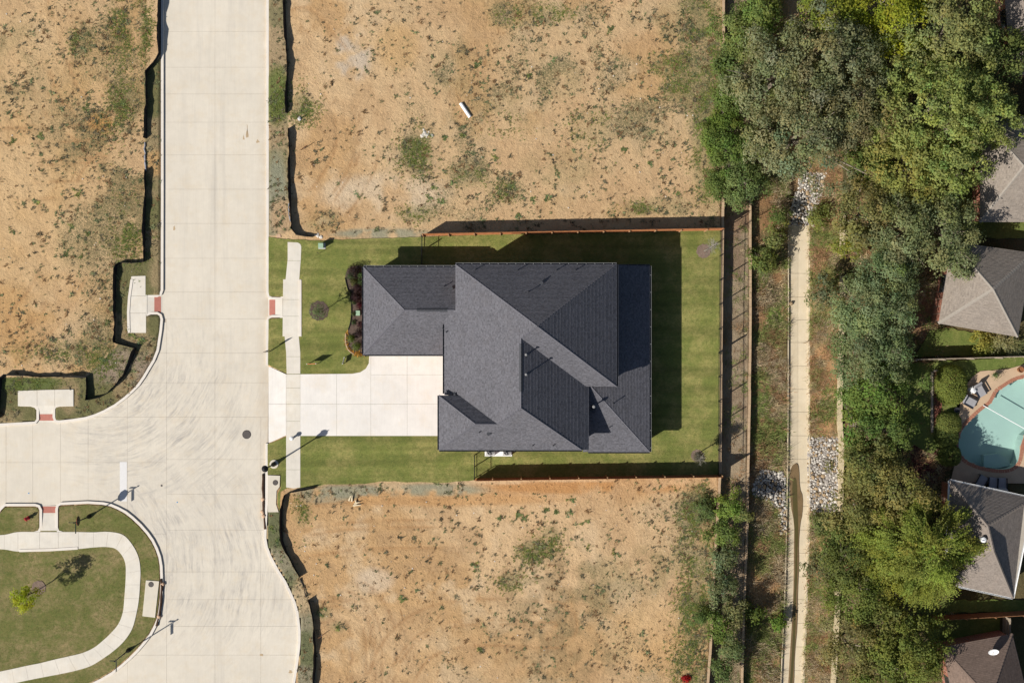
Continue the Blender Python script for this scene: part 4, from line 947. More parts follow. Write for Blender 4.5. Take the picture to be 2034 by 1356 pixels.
# fresh green grass patches on the bare lots
gp = [(825,305,26,34,1),(600,215,26,26,1),(930,345,30,14,.6),(1000,380,24,14,.7),(1050,30,50,16,.5),(1115,28,20,12,.7),(1330,130,28,18,.8),(1345,180,22,14,.7),(1400,60,26,60,.8),(1408,200,22,80,.9),(1405,330,22,60,1),(1265,415,24,12,.9),(1180,250,40,24,.35),(1000,250,30,20,.3),(830,425,30,12,.5),(1065,1098,30,18,1),(1095,1065,14,16,1),(1020,1155,26,14,.9),(1385,1010,34,44,1),(1378,1225,30,50,1),(1385,1130,26,50,.7),(1370,1330,30,40,.8),(245,55,18,60,.9),(290,60,12,50,1),(235,215,22,45,.8),(255,470,26,45,.8),(160,85,16,22,.8),(50,765,45,10,1),(120,700,60,14,.5),(205,720,30,26,.7),(550,190,16,40,.8),(600,1010,14,34,.6),(690,480,2,2,0)]
gxs, gys = [], []
for (a_, b_, r1, r2, d_) in gp:
    m_ = int(r1*r2*1.3*d_); q1 = rng.normal(a_, r1*.8, m_); q2 = rng.normal(b_, r2*.8, m_); gxs.append((q1-CX)/S); gys.append((CY-q2)/S)
x = np.concatenate(gxs); y = np.concatenate(gys); k = (sdf(street, x, y) < -.05) & (vnoise(x, y, .8, 71)+rng.normal(0, .08, len(x)) > .45) & ~inside(PP([(534,466),(1434,452),(1434,948),(534,968)]), x, y); x, y = x[k], y[k]; n = len(x); print('fresh', n)
blades('grass', x, y, gz(x, y)+.015, rng.uniform(.05, .13, n), rng.uniform(.03, .1, n), 6, A(126, 138, 72), .22, wd=.2)
# ------------------------------------------------------------------ rocks
def rockmesh(seed):
    bm = bmesh.new(); bmesh.ops.create_icosphere(bm, subdivisions=1, radius=1); r_ = random.Random(seed)
    for v in bm.verts: v.co = v.co*(.75+.45*r_.random()); v.co.z *= .7
    me = bpy.data.meshes.new('stone'); bm.to_mesh(me); bm.free(); me.materials.append(M[('rock', 'rockb', 'rockg')[seed % 3 if seed < 6 else 0]]); return me
RM = [rockmesh(i) for i in range(9)]
def rock_bed(px_poly, h, label, nstone, nfill):
    poly = PP(px_poly, h); c = (sum(p[0] for p in poly)/len(poly), sum(p[1] for p in poly)/len(poly)); z = ground_z(c[0], c[1])
    t = thing('rock_bed', label, 'rock bed', (c[0], c[1], z))
    q = np.array(poly); placed = []; tries = 0
    while len(placed) < nstone and tries < nstone*60:
        tries += 1; x_ = random.uniform(q[:, 0].min(), q[:, 0].max()); y_ = random.uniform(q[:, 1].min(), q[:, 1].max()); r = random.choice((.09, .11, .12, .14, .16, .2))
        if not inside(poly, np.array([x_]), np.array([y_]))[0] or any((x_-a)**2+(y_-b)**2 < (.8*(r+c_))**2 for a, b, c_ in placed): continue
        placed.append((x_, y_, r)); o = bpy.data.objects.new('stone', RM[random.randrange(9)]); C.objects.link(o); o.parent = t
        o.location = (x_-c[0], y_-c[1], max(ground_z(x_, y_), -2.1)-z+r*.35); o.scale = (r*random.uniform(.8, 1.3), r, r*random.uniform(.8, 1.1)); o.rotation_euler = (random.uniform(-.4, .4), random.uniform(-.4, .4), random.uniform(0, 6.28))
    m = MB()
    xs, ys = scatter(poly, nfill); zs = np.maximum(gz(xs, ys), -2.12)
    for i in range(len(xs)): lump(m, xs[i], ys[i], zs[i]+.0, random.uniform(.04, .10), .7, i)
    o = m.build('small_stones', M['rockg'], t); o['kind'] = 'stuff'
rock_bed(bed1, -1.8, 'big bed of white and grey rocks right of the channel', 290, 1100)
rock_bed(bed2, -1.8, 'smaller bed of rocks left of the wet channel end', 210, 800)
rock_bed(bed3, -2.0, 'loose white rocks at the upper end of the channel', 230, 900)

# ------------------------------------------------------------------ retaining walls: courses of blocks
def block_wall(path, z0, z1, w, label, y_lo, y_hi, mat, bl=1.2, keep=lambda y: True, side=0):
    ys = np.arange(y_lo, y_hi, bl); t = thing('retaining_wall', label, 'retaining wall', (float(atY(path, (y_lo+y_hi)/2)), (y_lo+y_hi)/2, z0))
    for i, ya in enumerate(ys):
        if not keep(ya): continue
        yb = min(ya+bl-.012, y_hi); xa, xb_ = float(atY(path, ya)), float(atY(path, yb)); j = random.uniform(-.015, .015); jt = random.uniform(-.015, .015)
        MB().prism([(xa-w/2+j, ya), (xa+w/2+j, ya), (xb_+w/2+j, yb), (xb_-w/2+j, yb)], z0, z1+jt).build('block', M[mat], t)
block_wall(wall1, -.95, .2, .22, 'upper retaining wall under the black iron fence', -33, 33, 'block')
block_wall(wall2, -1.8, -.66, .2, 'lower retaining wall with thin tan top beside the brush', -33, 13, 'block')
block_wall(wall3, -1.9, -1.0, .42, 'pale limestone wall along the trees east of the channel', -33, 11, 'blockd', .9, keep=lambda y: not (1.5 < y < 3.2 or -20 < y < -16.5 or 5.2 < y < 7.0))
# drainage channel
y_top = P(0, 447, -2.1)[1]; ch = MB()
ys = list(np.arange(-34, y_top, 1.0))+[y_top]
pl = [(float(atY(chanL, y_)), y_) for y_ in ys]; pr = [(float(atY(chanR, y_)), y_) for y_ in ys]
base = MB().prism(pl+pr[::-1], -2.5, -2.2).build('drainage_channel', M['bed'], kind='structure')
jy = [P(0, v, -2.1)[1] for v in (447,543,590,635,680,727,773,818,865,912,958,1005,1052,1098,1145,1190,1237,1284,1331,1380,1440)]
for a, b in zip(jy, jy[1:]):
    for lo, hi, z in ((0, .5, 0), (.5, 1, 0)):
        L_ = lambda y_, f: float(atY(chanL, y_))*(1-f)+float(atY(chanR, y_))*f
        q = [(L_(b+.012, lo)+.006, b+.012), (L_(b+.012, hi)-.006, b+.012), (L_(a-.012, hi)-.006, a-.012), (L_(a-.012, lo)+.006, a-.012)]
        def zf(x_, y_): f = (x_-float(atY(chanL, y_)))/(float(atY(chanR, y_))-float(atY(chanL, y_))); return -2.1-.06*(1-abs(2*f-1))
        MB().prism(q, -2.2, zf).build('slab', M['channel'], base)
for pth, sg, hh_, w_, nm in ((pl, 1, .2, .07, 'left'), (pr, -1, .14, .16, 'right')):
    m = MB(); strip(m, pth, 0, sg*w_, -2.4, -2.1+hh_); m.build('channel_kerb', M['channel'], kind='structure')
wl_ = smooth_path(PP([(1568,945),(1572,925),(1583,918),(1587,930),(1588,970),(1595,985),(1594,1020),(1589,1040),(1586,1080),(1587,1120),(1584,1180),(1584,1240),(1578,1300),(1577,1356),(1572,1420),(1560,1420),(1566,1356),(1569,1300),(1573,1240),(1576,1180),(1577,1120),(1577,1080),(1578,1040),(1570,1000)], -2.1), 1, True)
MB().prism(wl_, -2.3, -2.088).build('mud', M['mud'], kind='structure')
wl_ = smooth_path(PP([(1573,960),(1578,945),(1583,955),(1584,1000),(1586,1060),(1583,1100),(1584,1140),(1580,1200),(1580,1260),(1574,1356),(1568,1420),(1563,1420),(1569,1356),(1575,1260),(1577,1180),(1580,1120),(1579,1060),(1575,1010)], -2.1), 1, True)
MB().prism(wl_, -2.3, -2.082).build('water', M['creek'], kind='structure')

# ------------------------------------------------------------------ roofs
def roof_face(poly, mat, parent, course=.145, t_=.02, name='roof_slope', **kw):
    p = [Vector(q) for q in poly]; n = Vector((0, 0, 0))
    for i in range(len(p)): n += p[i-1].cross(p[i])
    n.normalize()
    if n.z < 0: n = -n
    u = Vector((0, 0, 1)).cross(n).normalized(); s_ = n.cross(u).normalized()
    if s_.z < 0: s_ = -s_; u = -u
    uvp = [(q.dot(u), q.dot(s_)) for q in p]; d = p[0].dot(n)
    if abs(sum(uvp[i-1][0]*uvp[i][1]-uvp[i][0]*uvp[i-1][1] for i in range(len(uvp)))) < 1e-6: return
    if sum(uvp[i-1][0]*uvp[i][1]-uvp[i][0]*uvp[i-1][1] for i in range(len(uvp))) < 0: uvp = uvp[::-1]
    m = MB(); m.uv = []; flip = u.cross(s_).dot(n) < 0
    v0 = min(q[1] for q in uvp); v1 = max(q[1] for q in uvp); k = math.floor(v0/course)
    def W(a, b, o): return tuple(u*a+s_*b+n*(d+o))
    while k*course < v1-1e-6:
        lo = k*course; c_ = clip(clip(uvp, 1, lo, True), 1, lo+course, False); k += 1
        if len(c_) < 3 or area(c_) < 1e-4: continue
        js = random.uniform(-.002, .002)
        q = [W(a, b, (t_+js)*(1-(b-lo)/course)) for a, b in c_]
        fi = tuple(range(len(q)))
        if flip: fi = fi[::-1]
        m.add(q, [fi]); m.uv.append([c_[i] for i in fi])
        lw = [a for a, b in c_ if abs(b-min(z[1] for z in c_)) < 1e-4]; bb = min(z[1] for z in c_)
        if len(lw) >= 2:
            a0, a1 = min(lw), max(lw); oo = (t_+js)*(1-(bb-lo)/course)
            fi = (0, 1, 2, 3) if not flip else (3, 2, 1, 0)
            uv_ = [(a0, bb-.002), (a1, bb-.002), (a1, bb), (a0, bb)]
            m.add([W(a0, bb, -.004), W(a1, bb, -.004), W(a1, bb, oo), W(a0, bb, oo)], [fi]); m.uv.append([uv_[i] for i in fi])
    return m.build(name, mat, parent, **kw)
def caps(lines, mat, parent, w=.16, t_=.03, name='ridge_cap'):
    for a, b in lines:
        a, b = Vector(a), Vector(b); d = (b-a); L = d.length; d.normalize(); side = d.cross(Vector((0, 0, 1))).normalized(); up = side.cross(d)
        m = MB(); n = max(1, int(L/.3))
        for i in range(n):
            p0 = a+d*(L*i/n); p1 = a+d*(L*(i+.98)/n); r0, r1 = .03, .03+t_*.6
            V = []
            for q, o in ((p0, r1), (p1, r0)):
                V += [tuple(q-side*w/2+up*(o-.07)), tuple(q+up*o), tuple(q+side*w/2+up*(o-.07))]
            m.add(V, [(0, 1, 4, 3), (1, 2, 5, 4), (0, 2, 1), (3, 4, 5)])
        m.build(name, mat, parent)
def gutter(pts, z, parent, mat='trim', w=.11, dots=1, lip='grey'):
    for (xa, ya), (xb_, yb) in zip(pts, pts[1:]):
        L = math.hypot(xb_-xa, yb-ya); dx, dy = (xb_-xa)/L, (yb-ya)/L; nx_, ny_ = dy, -dx   # outward = right of the run
        def q(a, o): return (xa+dx*a+nx_*o, ya+dy*a+ny_*o)
        m = MB(); m.prism([q(0, .003), q(L, .003), q(L, w), q(0, w)], z-.13, z-.10); m.prism([q(0, w), q(L, w), q(L, w+.012), q(0, w+.012)], z-.13, z-.015); m.prism([q(0, -.02), q(L, -.02), q(L, .0), q(0, .0)], z-.2, z-.02)
        g_ = m.build('gutter', M[mat], parent)
        m = MB(); m.prism([q(0, w-.002), q(L, w-.002), q(L, w+.018), q(0, w+.018)], z-.0145, z-.008)
        if dots:
            k = .35
            while k < L: m.prism([q(k-.018, 0.003), q(k+.018, .003), q(k+.018, w+.015), q(k-.018, w+.015)], z-.0055, z+.002); k += (.72 if dots == 1 else 1.45)
        m.build('gutter_lip', M[lip], g_)

# ------------------------------------------------------------------ the dark-roofed house
hs = thing('house', 'large new house with charcoal shingle roofs inside the fenced lawn', 'house', (0, 0, .1))
sh = M['shingle']
AP = (1.994, 1.2, 9.686); WN = (-4.653, 6.356, 4.9); EN = (8.641, 6.356, 4.9); ES = (8.641, -3.697, 4.9); VV = (.72, .261, 8.77); RB = (.72, -5.28, 8.77); RW = (-1.181, -6.65, 7.4); RWW = (-2.92, -6.65, 7.4)
faces = {
 'W1': [(-5.625, -4.441, 4.2), (-5.625, 1.75, 4.2), (-4.78, 2.583, 4.81), (-4.653, 2.583, 4.9), (-4.653, -4.441, 4.9)],
 'W2': [(-4.653, -4.441, 4.9), WN, AP, VV, RB, RW, (-4.334, -4.441, 5.13)],
 'N': [WN, AP, EN], 'E': [EN, AP, ES], 'S': [AP, VV, (6.095, -3.697, 4.9), ES],
 'EB': [VV, RB, (5.775, -8.92, 5.13), (6.356, -8.92, 4.712), (6.356, -3.697, 4.712), (6.095, -3.697, 4.9)],
 'SB': [RB, RW, RWW, (-6.011, -8.92, 5.13), (5.775, -8.92, 5.13)],
 'WW': [(-6.011, -8.92, 5.13), RWW, (-6.011, -4.441, 5.13)],
 'NW': [(-6.011, -4.441, 5.13), RWW, RW, (-4.334, -4.441, 5.13)],
 'LW': [(-12.487, -1.10, 2.9), (-8.804, 2.583, 5.55), (-12.487, 6.265, 2.9)],
 'LN': [(-12.487, 6.265, 2.9), (-8.804, 2.583, 5.55), (-4.6, 2.583, 5.55), (-4.6, 6.265, 2.9)],
 'LS': [(-12.487, -1.10, 2.9), (-8.804, 2.583, 5.55), (-4.75, 2.583, 5.55), (-5.3, 1.95, 5.09), (-5.3, -1.10, 2.9)],
 'EC': [(11.6, 6.35, 2.9), (8.25, 6.35, 4.498), (8.25, -3.3, 4.498), (6.8, -3.3, 5.19), (6.46, -3.64, 5.352), (11.6, -9.27, 2.9)],
 'SC': [(11.6, -9.27, 2.9), (6.46, -3.64, 5.352), (5.96, -3.64, 5.352), (5.96, -9.27, 2.9)],
}
UP = .75
def up(q): return (q[0]*.9932, q[1]*.9932, q[2]+UP)
for k_ in ('W1','W2','N','E','S','EB','SB','WW','NW'): faces[k_] = [up(q) for q in faces[k_]]
for k, f in faces.items(): roof_face(f, sh, hs)
caps([(up(a), up(b)) if a[2] > 4.8 and b[2] > 4.8 and a[0] > -7 and b not in ((-4.7, 2.583, 5.55),) and a != (11.6, -9.27, 2.9) else (a, b) for a, b in [(WN, AP), (EN, AP), (ES, AP), (AP, VV), (RB, (5.775, -8.92, 5.13)), (RB, RW), (RWW, RW), ((-6.011, -8.92, 5.13), RWW), ((-6.011, -4.441, 5.13), RWW), ((-12.487, -1.10, 2.9), (-8.804, 2.583, 5.55)), ((-12.487, 6.265, 2.9), (-8.804, 2.583, 5.55)), ((-8.804, 2.583, 5.55), (-4.7, 2.583, 5.55)), ((11.6, -9.27, 2.9), (6.46, -3.64, 5.352)), (VV, RB)]], M['cap_grey'], hs)
for a, b in (((.715, -.15, 9.53), (.715, -3.95, 9.53)), ((-7.8, 2.583, 5.56), (-5.3, 2.583, 5.56))):
    a, b = Vector(a), Vector(b); d = (b-a).normalized(); s_ = Vector((-d.y, d.x, 0)); m = MB(); V = []
    for q in (a, b): V += [tuple(q-s_*.15-Vector((0, 0, .16))), tuple(q-s_*.15+Vector((0, 0, -.085))), tuple(q+Vector((0, 0, .035))), tuple(q+s_*.15+Vector((0, 0, -.085))), tuple(q+s_*.15-Vector((0, 0, .16)))]
    m.add(V, [(0, 1, 6, 5), (1, 2, 7, 6), (2, 3, 8, 7), (3, 4, 9, 8), (0, 4, 3, 2, 1), (5, 6, 7, 8, 9)]); m.build('ridge_vent', M['trim'], hs)
wm = M['brick']
for (x0, x1_, y0, y1, z0, z1) in ((-4.3,8.2,-3.28,5.92,0,5.6),(-5.22,5.75,-4.85,1.0,0,4.95),(-5.58,5.6,-8.45,-4.8,0,5.3),(-12.1,-4.9,-.72,5.88,0,2.84)):
    MB().box(x0, x1_, y0, y1, z0, z1).build('wall', wm, hs)
MB().box(8.3, 11.2, -8.85, 5.93, 0, 2.82).box(6.02, 8.29, -8.83, -3.35, 0, 2.81).build('wall', wm, hs)
# soffits
m = MB(); m.box(-12.45, -4.35, -1.06, 6.22, 2.86, 2.885); m.box(-4.59, 8.55, -3.64, 6.28, 5.6, 5.63); m.box(-5.56, -4.7, -4.4, 1.0, 4.9, 4.93); m.box(-5.94, 6.27, -8.82, -4.44, 5.40, 5.43); m.box(6.02, 11.56, -9.23, 6.31, 2.85, 2.88)
m.build('soffit', M['stucco'], hs)
gutter([(-12.487, 6.265), (-4.7, 6.265)][::-1], 2.9, hs); gutter([(8.58, 6.313), (-4.62, 6.313)], 5.65, hs); gutter([(11.6, 6.35), (8.75, 6.35)], 2.9, hs)
gutter([(11.6, -9.27), (11.6, 6.35)], 2.9, hs, dots=2, lip='grey'); gutter([(6.4, -9.27), (11.6, -9.27)], 2.9, hs, dots=2, lip='trim'); gutter([(-5.97, -8.86), (5.735, -8.86)], 5.88, hs, dots=2, lip='trim')
gutter([(-12.487, 6.265), (-12.487, -1.1)], 2.9, hs, lip='trim'); gutter([(-12.487, -1.1), (-5.7, -1.1)], 2.9, hs, lip='trim'); gutter([(-5.97, -4.41), (-5.97, -8.86)], 5.88, hs, lip='trim'); gutter([(-5.587, 1.4), (-5.587, -4.3)], 4.95, hs, lip='trim')
gutter([(8.582, -3.67), (8.582, 6.313)], 5.65, hs, dots=False, lip='trim')
# doors and windows
def window(cx, cy, z0, z1, w, ax, out_, parent, door=False, matd='glass'):
    m = MB(); f = MB(); o = .03*out_
    if ax == 'x':   # wall facing +-x
        m.box(min(cx, cx+o), max(cx, cx+o), cy-w/2, cy+w/2, z0, z1)
        for (a, b, c_, d) in ((cy-w/2-.08, cy-w/2, z0-.08, z1+.08), (cy+w/2, cy+w/2+.08, z0-.08, z1+.08), (cy-w/2, cy+w/2, z1, z1+.08), (cy-w/2, cy+w/2, z0-.08, z0)): f.box(min(cx, cx+2*o), max(cx, cx+2*o), a, b, c_, d)
    else:
        m.box(cx-w/2, cx+w/2, min(cy, cy+o), max(cy, cy+o), z0, z1)
        for (a, b, c_, d) in ((cx-w/2-.08, cx-w/2, z0-.08, z1+.08), (cx+w/2, cx+w/2+.08, z0-.08, z1+.08), (cx-w/2, cx+w/2, z1, z1+.08), (cx-w/2, cx+w/2, z0-.08, z0)): f.box(a, b, min(cy, cy+2*o), max(cy, cy+2*o), c_, d)
    fr_ = f.build('garage_door' if matd == 'garage' else 'window', M['trim'], parent); m.build('panel' if matd == 'garage' else 'pane', M[matd], fr_)
window(-5.222, -2.6, .15, 2.4, 2.9, 'x', -1, hs, matd='garage'); window(-8.9, -.722, .15, 2.4, 4.9, 'y', -1, hs, matd='garage')
for (x_, y_, z0, z1, w_, ax, o_) in ((-12.102,1.2,.9,2.2,1.4,'x',-1),(-12.102,4.3,.9,2.2,1.4,'x',-1),(-5.582,-6.7,.9,2.4,1.8,'x',-1),(-5.582,-6.7,3.2,4.5,1.2,'x',-1),(-2,-8.452,.9,2.3,1.2,'y',-1),(2,-8.452,3.2,4.4,1.2,'y',-1),(2,5.922,.9,2.3,1.2,'y',1),(6,5.922,3.2,4.4,1.2,'y',1),(11.202,0,.3,2.4,3.2,'x',1),(11.202,-5,.9,2.4,1.6,'x',1)):
    window(x_, y_, z0, z1, w_, ax, o_, hs)
# pipes and vents on the roof
allf = [(f, k) for k, f in faces.items()]
def roof_z(x_, y_):
    best = 0
    for f, _ in allf:
        xy = [(q[0], q[1]) for q in f]
        if inside(xy, np.array([x_]), np.array([y_]))[0]:
            p = [Vector(q) for q in f]; n = Vector((0, 0, 0))
            for i in range(len(p)): n += p[i-1].cross(p[i])
            best = max(best, p[0].z-(n.x*(x_-p[0].x)+n.y*(y_-p[0].y))/n.z)
    return best
def onroof(a, b):
    h = 5.
    for _ in range(8): x_, y_ = P(a, b, h); h = roof_z(x_, y_)
    return x_, y_, h
for (a, b, hh_, r, ball) in ((882,569,.32,.035,0),(944,536,.3,.035,0),(1028,537,.3,.035,0),(1105,537,.3,.035,0),(1143,537,.3,.035,0),(1049,580,.35,.035,0),(1045,704,.42,.05,1),(1045,743,.6,.05,1),(1178,806,1.0,.06,1),(1218,801,.45,.035,0),(1211,848,.25,.03,0),(952,858,.25,.035,0),(1058,884,.25,.035,0),(1099,884,.25,.035,0),(880,651,.22,.04,0),(887,659,.22,.04,0),(903,783,.3,.09,0)):
    x_, y_, z_ = onroof(a, b); m = MB(); m.lathe(x_, y_, [(z_-.15, r*2.6), (z_+.03, r*2.2), (z_+.05, r), (z_+hh_, r)], 10)
    pp = m.build('vent_pipe', M['trim'], hs)
    if ball: MB().lathe(x_, y_, [(z_+hh_, r*1.2), (z_+hh_+.02, r*2.1), (z_+hh_+.1, r*2.2), (z_+hh_+.16, r*1.2)], 12).build('cap', M['grey'], pp)
    elif b != 783: MB().lathe(x_, y_, [(z_+hh_-.03, r*1.5), (z_+hh_+.02, r*1.5)], 10).build('cap', M['darkmetal'], pp)
for (a, b) in ((1075,562),(896,573),(971,861)):
    x_, y_, z_ = onroof(a, b); MB().obox(x_, y_, z_-.1, z_+.14, .3, .26, .5).build('box_vent', M['trim'], hs)
x_, y_, z_ = onroof(1178, 815)
MB().lathe(x_, y_, [(z_-.2, .16), (z_+.35, .16), (z_+.36, .2), (z_+.42, .2)], 14).build('flue', M['trim'], hs)

# ------------------------------------------------------------------ neighbours
def hip_house(corn, ridge, eave, rt, mat, cap, label, name='house', wallmat='brick', gut=None):
    c = [P(*p, eave) for p in corn]; rd = [P(*p, rt) for p in ridge]
    cx, cy = sum(p[0] for p in c)/len(c), sum(p[1] for p in c)/len(c); z0 = .0
    t = thing(name, label, 'house', (cx, cy, z0))
    E3 = [(*p, eave) for p in c]; R3 = [(*p, rt) for p in rd]
    n = len(c)
    near = [min(range(len(R3)), key=lambda i: (R3[i][0]-p[0])**2+(R3[i][1]-p[1])**2) for p in c]
    for i in range(n):
        a, b = i, (i+1) % n; f = [E3[a], E3[b]]+[R3[near[b]]]+([R3[near[a]]] if near[a] != near[b] else [])
        roof_face(f, M[mat], t)
    caps([(E3[i], R3[near[i]]) for i in range(n)]+([(R3[0], R3[1])] if len(R3) > 1 else []), M[cap], t, .26)
    inn_ = [(cx+(p[0]-cx)*.93, cy+(p[1]-cy)*.93) for p in c]
    MB().prism(inn_, -.3, eave-.05).build('wall', M[wallmat], t)
    inn2 = [(cx+(p[0]-cx)*.99, cy+(p[1]-cy)*.99) for p in c]; MB().prism(inn2, eave-.045, eave-.02).build('soffit', M['stucco'], t)
    for i in range(n):
        a, b = c[i], c[(i+1) % n]
        if gut:
            ar = sum(c[k-1][0]*c[k][1]-c[k][0]*c[k-1][1] for k in range(n)); seg = [a, b] if ar > 0 else [b, a]
            gutter(seg, eave, t, gut, lip=gut, dots=False)
    # window on the first wall
    a, b = inn_[0], inn_[1]; mx_, my_ = (a[0]+b[0])/2, (a[1]+b[1])/2; ang = math.atan2(b[1]-a[1], b[0]-a[0])
    fr_ = MB().obox(mx_, my_, .9, 2.1, 1.5, .06, ang).build('window', M['trim'], t); MB().obox(mx_, my_, 1.0, 2.0, 1.3, .075, ang).build('pane', M['glass'], fr_)
    return t
def tilt_house(*a, **k): return hip_house(*a, **k)
hip_house([(1891,480),(1864,642),(2022,669),(2052,503)], [(1973,574)], 2.8, 5.6, 'shingle_tan', 'cap_tan', 'neighbour house with tan pyramid hip roof above the pool yard')
h1 = hip_house([(1948,232),(1946,441),(2140,441),(2140,232)], [(2035,330),(2080,330)], 2.8, 5.4, 'shingle_tan', 'cap_tan', 'neighbour house with pale roof under the big olive trees')
h3 = hip_house([(1887,954),(1879,1158),(2012,1187),(2052,990)], [(1962,1044),(1974,1095)], 2.8, 5.2, 'shingle_grey', 'shingle_grey', 'neighbour house with weathered grey roof and white gutters by the pool', gut='white')
x_, y_ = P(1950, 1070, 4.6)
m = MB().lathe(x_, y_, [(4.1, .16), (4.95, .16), (4.97, .24), (5.1, .22), (5.16, .1)], 14); m.build('roof_vent', M['white'], h3)
h4 = hip_house([(1872,1284),(1905,1452),(2052,1425),(2011,1258)], [(1968,1388)], 2.8, 5.4, 'shingle_brown', 'shingle_brown', 'neighbour house with brown roof and satellite dish at the bottom corner')
hip_house([(1988,-90),(2010,150),(2180,150),(2180,-90)], [(2095,10),(2095,60)], 2.8, 5.2, 'shingle_grey', 'shingle_grey', 'shaded grey roofed house in the top right corner')
# satellite dish
w = P(1970, 1290, 3.6); t = thing('satellite_dish', 'white satellite dish on the brown roof', 'satellite dish', (w[0], w[1], 2.9))
MB().tube([(w[0], w[1]-.35, 3.0), (w[0], w[1]-.35, 3.75), (w[0], w[1]-.1, 3.9)], .03, 8).build('mast', M['pale'], t)
m = MB(); prof = [(0, .02), (.02, .15), (.06, .3), (.12, .42)]; n = 20; b0 = len(m.v)
dv = Vector((-.1, -.8, .75)).normalized(); su = dv.cross(Vector((0, 0, 1))).normalized(); sv = su.cross(dv)
for o_, r in prof+[(o_+.012, r) for o_, r in prof[::-1]]:
    for k in range(n):
        a = 2*math.pi*k/n; m.v.append(tuple(Vector((w[0], w[1], 3.95))+dv*o_+su*r*math.cos(a)+sv*r*1.1*math.sin(a)))
for i in range(7):
    for k in range(n): m.f.append((i*n+k, i*n+(k+1) % n, (i+1)*n+(k+1) % n, (i+1)*n+k))
m.build('dish', M['white'], t)
MB().tube([(w[0], w[1]-.05, 3.65), tuple(Vector((w[0], w[1], 3.85))+dv*.5)], .015, 6).build('feed_arm', M['pale'], t)

# ------------------------------------------------------------------ pool yard
dk = PP([(2034,722),(2110,716),(2130,960),(1886,958),(1893,930),(1897,900),(1893,870),(1897,842),(1903,828),(1905,815),(1897,802),(1902,780),(1916,760),(1930,748),(1946,737),(1975,734),(2000,733)], 0)
n = len(pool)
def ring(mb, inner, outer, z0, z1):
    n = len(inner); V = [(*p, z1) for p in inner]+[(*p, z1) for p in outer]+[(*p, z0) for p in inner]+[(*p, z0) for p in outer]
    mb.add(V, [f for i in range(n) for f in ((i, (i+1) % n, n+(i+1) % n, n+i), (2*n+i, 2*n+(i+1) % n, (i+1) % n, i), (n+i, n+(i+1) % n, 3*n+(i+1) % n, 3*n+i))])
def grow(poly, d):
    n = len(poly); out_ = []
    ar = sum(poly[i-1][0]*poly[i][1]-poly[i][0]*poly[i-1][1] for i in range(n)); sg = -1 if ar > 0 else 1
    for i in range(n):
        a, b = poly[i-1], poly[(i+1) % n]; dx, dy = b[0]-a[0], b[1]-a[1]; L = math.hypot(dx, dy); out_.append((poly[i][0]-sg*dy/L*d, poly[i][1]+sg*dx/L*d))
    return out_
if sdf(pool, *[np.array([v]) for v in grow(pool, .2)[0]])[0] > 0: GS = -1
else: GS = 1
pl_t = thing('swimming_pool', 'kidney shaped turquoise swimming pool with brick coping', 'swimming pool', (*P(1965, 860), 0))
m = MB(); ring(m, grow(pool, GS*.0), grow(pool, GS*.12), -1.35, .15); m.build('basin_wall', M['plaster'], pl_t)
MB().prism(grow(pool, GS*.1), -1.5, -1.3).build('basin_floor', M['plaster'], pl_t)
MB().prism(PP([(1960,905),(1990,902),(2010,912),(2014,926),(1985,932),(1960,929)]), -1.3, -.7).build('basin_step', M['plaster'], pl_t)
MB().prism(PP([(1980,778),(1992,770),(2005,762),(2012,768),(1998,778),(1984,790)]), -1.3, -.25).build('basin_step', M['plaster'], pl_t)
m = MB(); m.add([(*p, .02) for p in grow(pool, GS*.03)], [tuple(range(n))[::-1]]); m.build('water', M['water'], pl_t)
pd_ = dense(pool+[pool[0]], .16)[:-1]; cen = (sum(p[0] for p in pool)/n, sum(p[1] for p in pool)/n); m = MB()
for i in range(0, len(pd_)):
    a, b = pd_[i], pd_[(i+1) % len(pd_)]; dx, dy = b[0]-a[0], b[1]-a[1]; L = math.hypot(dx, dy)
    if L < .05: continue
    nx_, ny_ = -dy/L, dx/L
    if inside(pool, np.array([(a[0]+b[0])/2+nx_*.1]), np.array([(a[1]+b[1])/2+ny_*.1]))[0]: nx_, ny_ = -nx_, -ny_
    z = .19+random.uniform(-.004, .004); s0, s1 = .06, .94
    q = lambda f, o: (a[0]+dx*f+nx_*o, a[1]+dy*f+ny_*o)
    m.prism([q(s0, -.04), q(s1, -.04), q(s1, .26), q(s0, .26)], .12, z)
o = m.build('brick_coping', M['coping'], pl_t); o['kind'] = 'stuff'
dm = MB(); N_ = 120
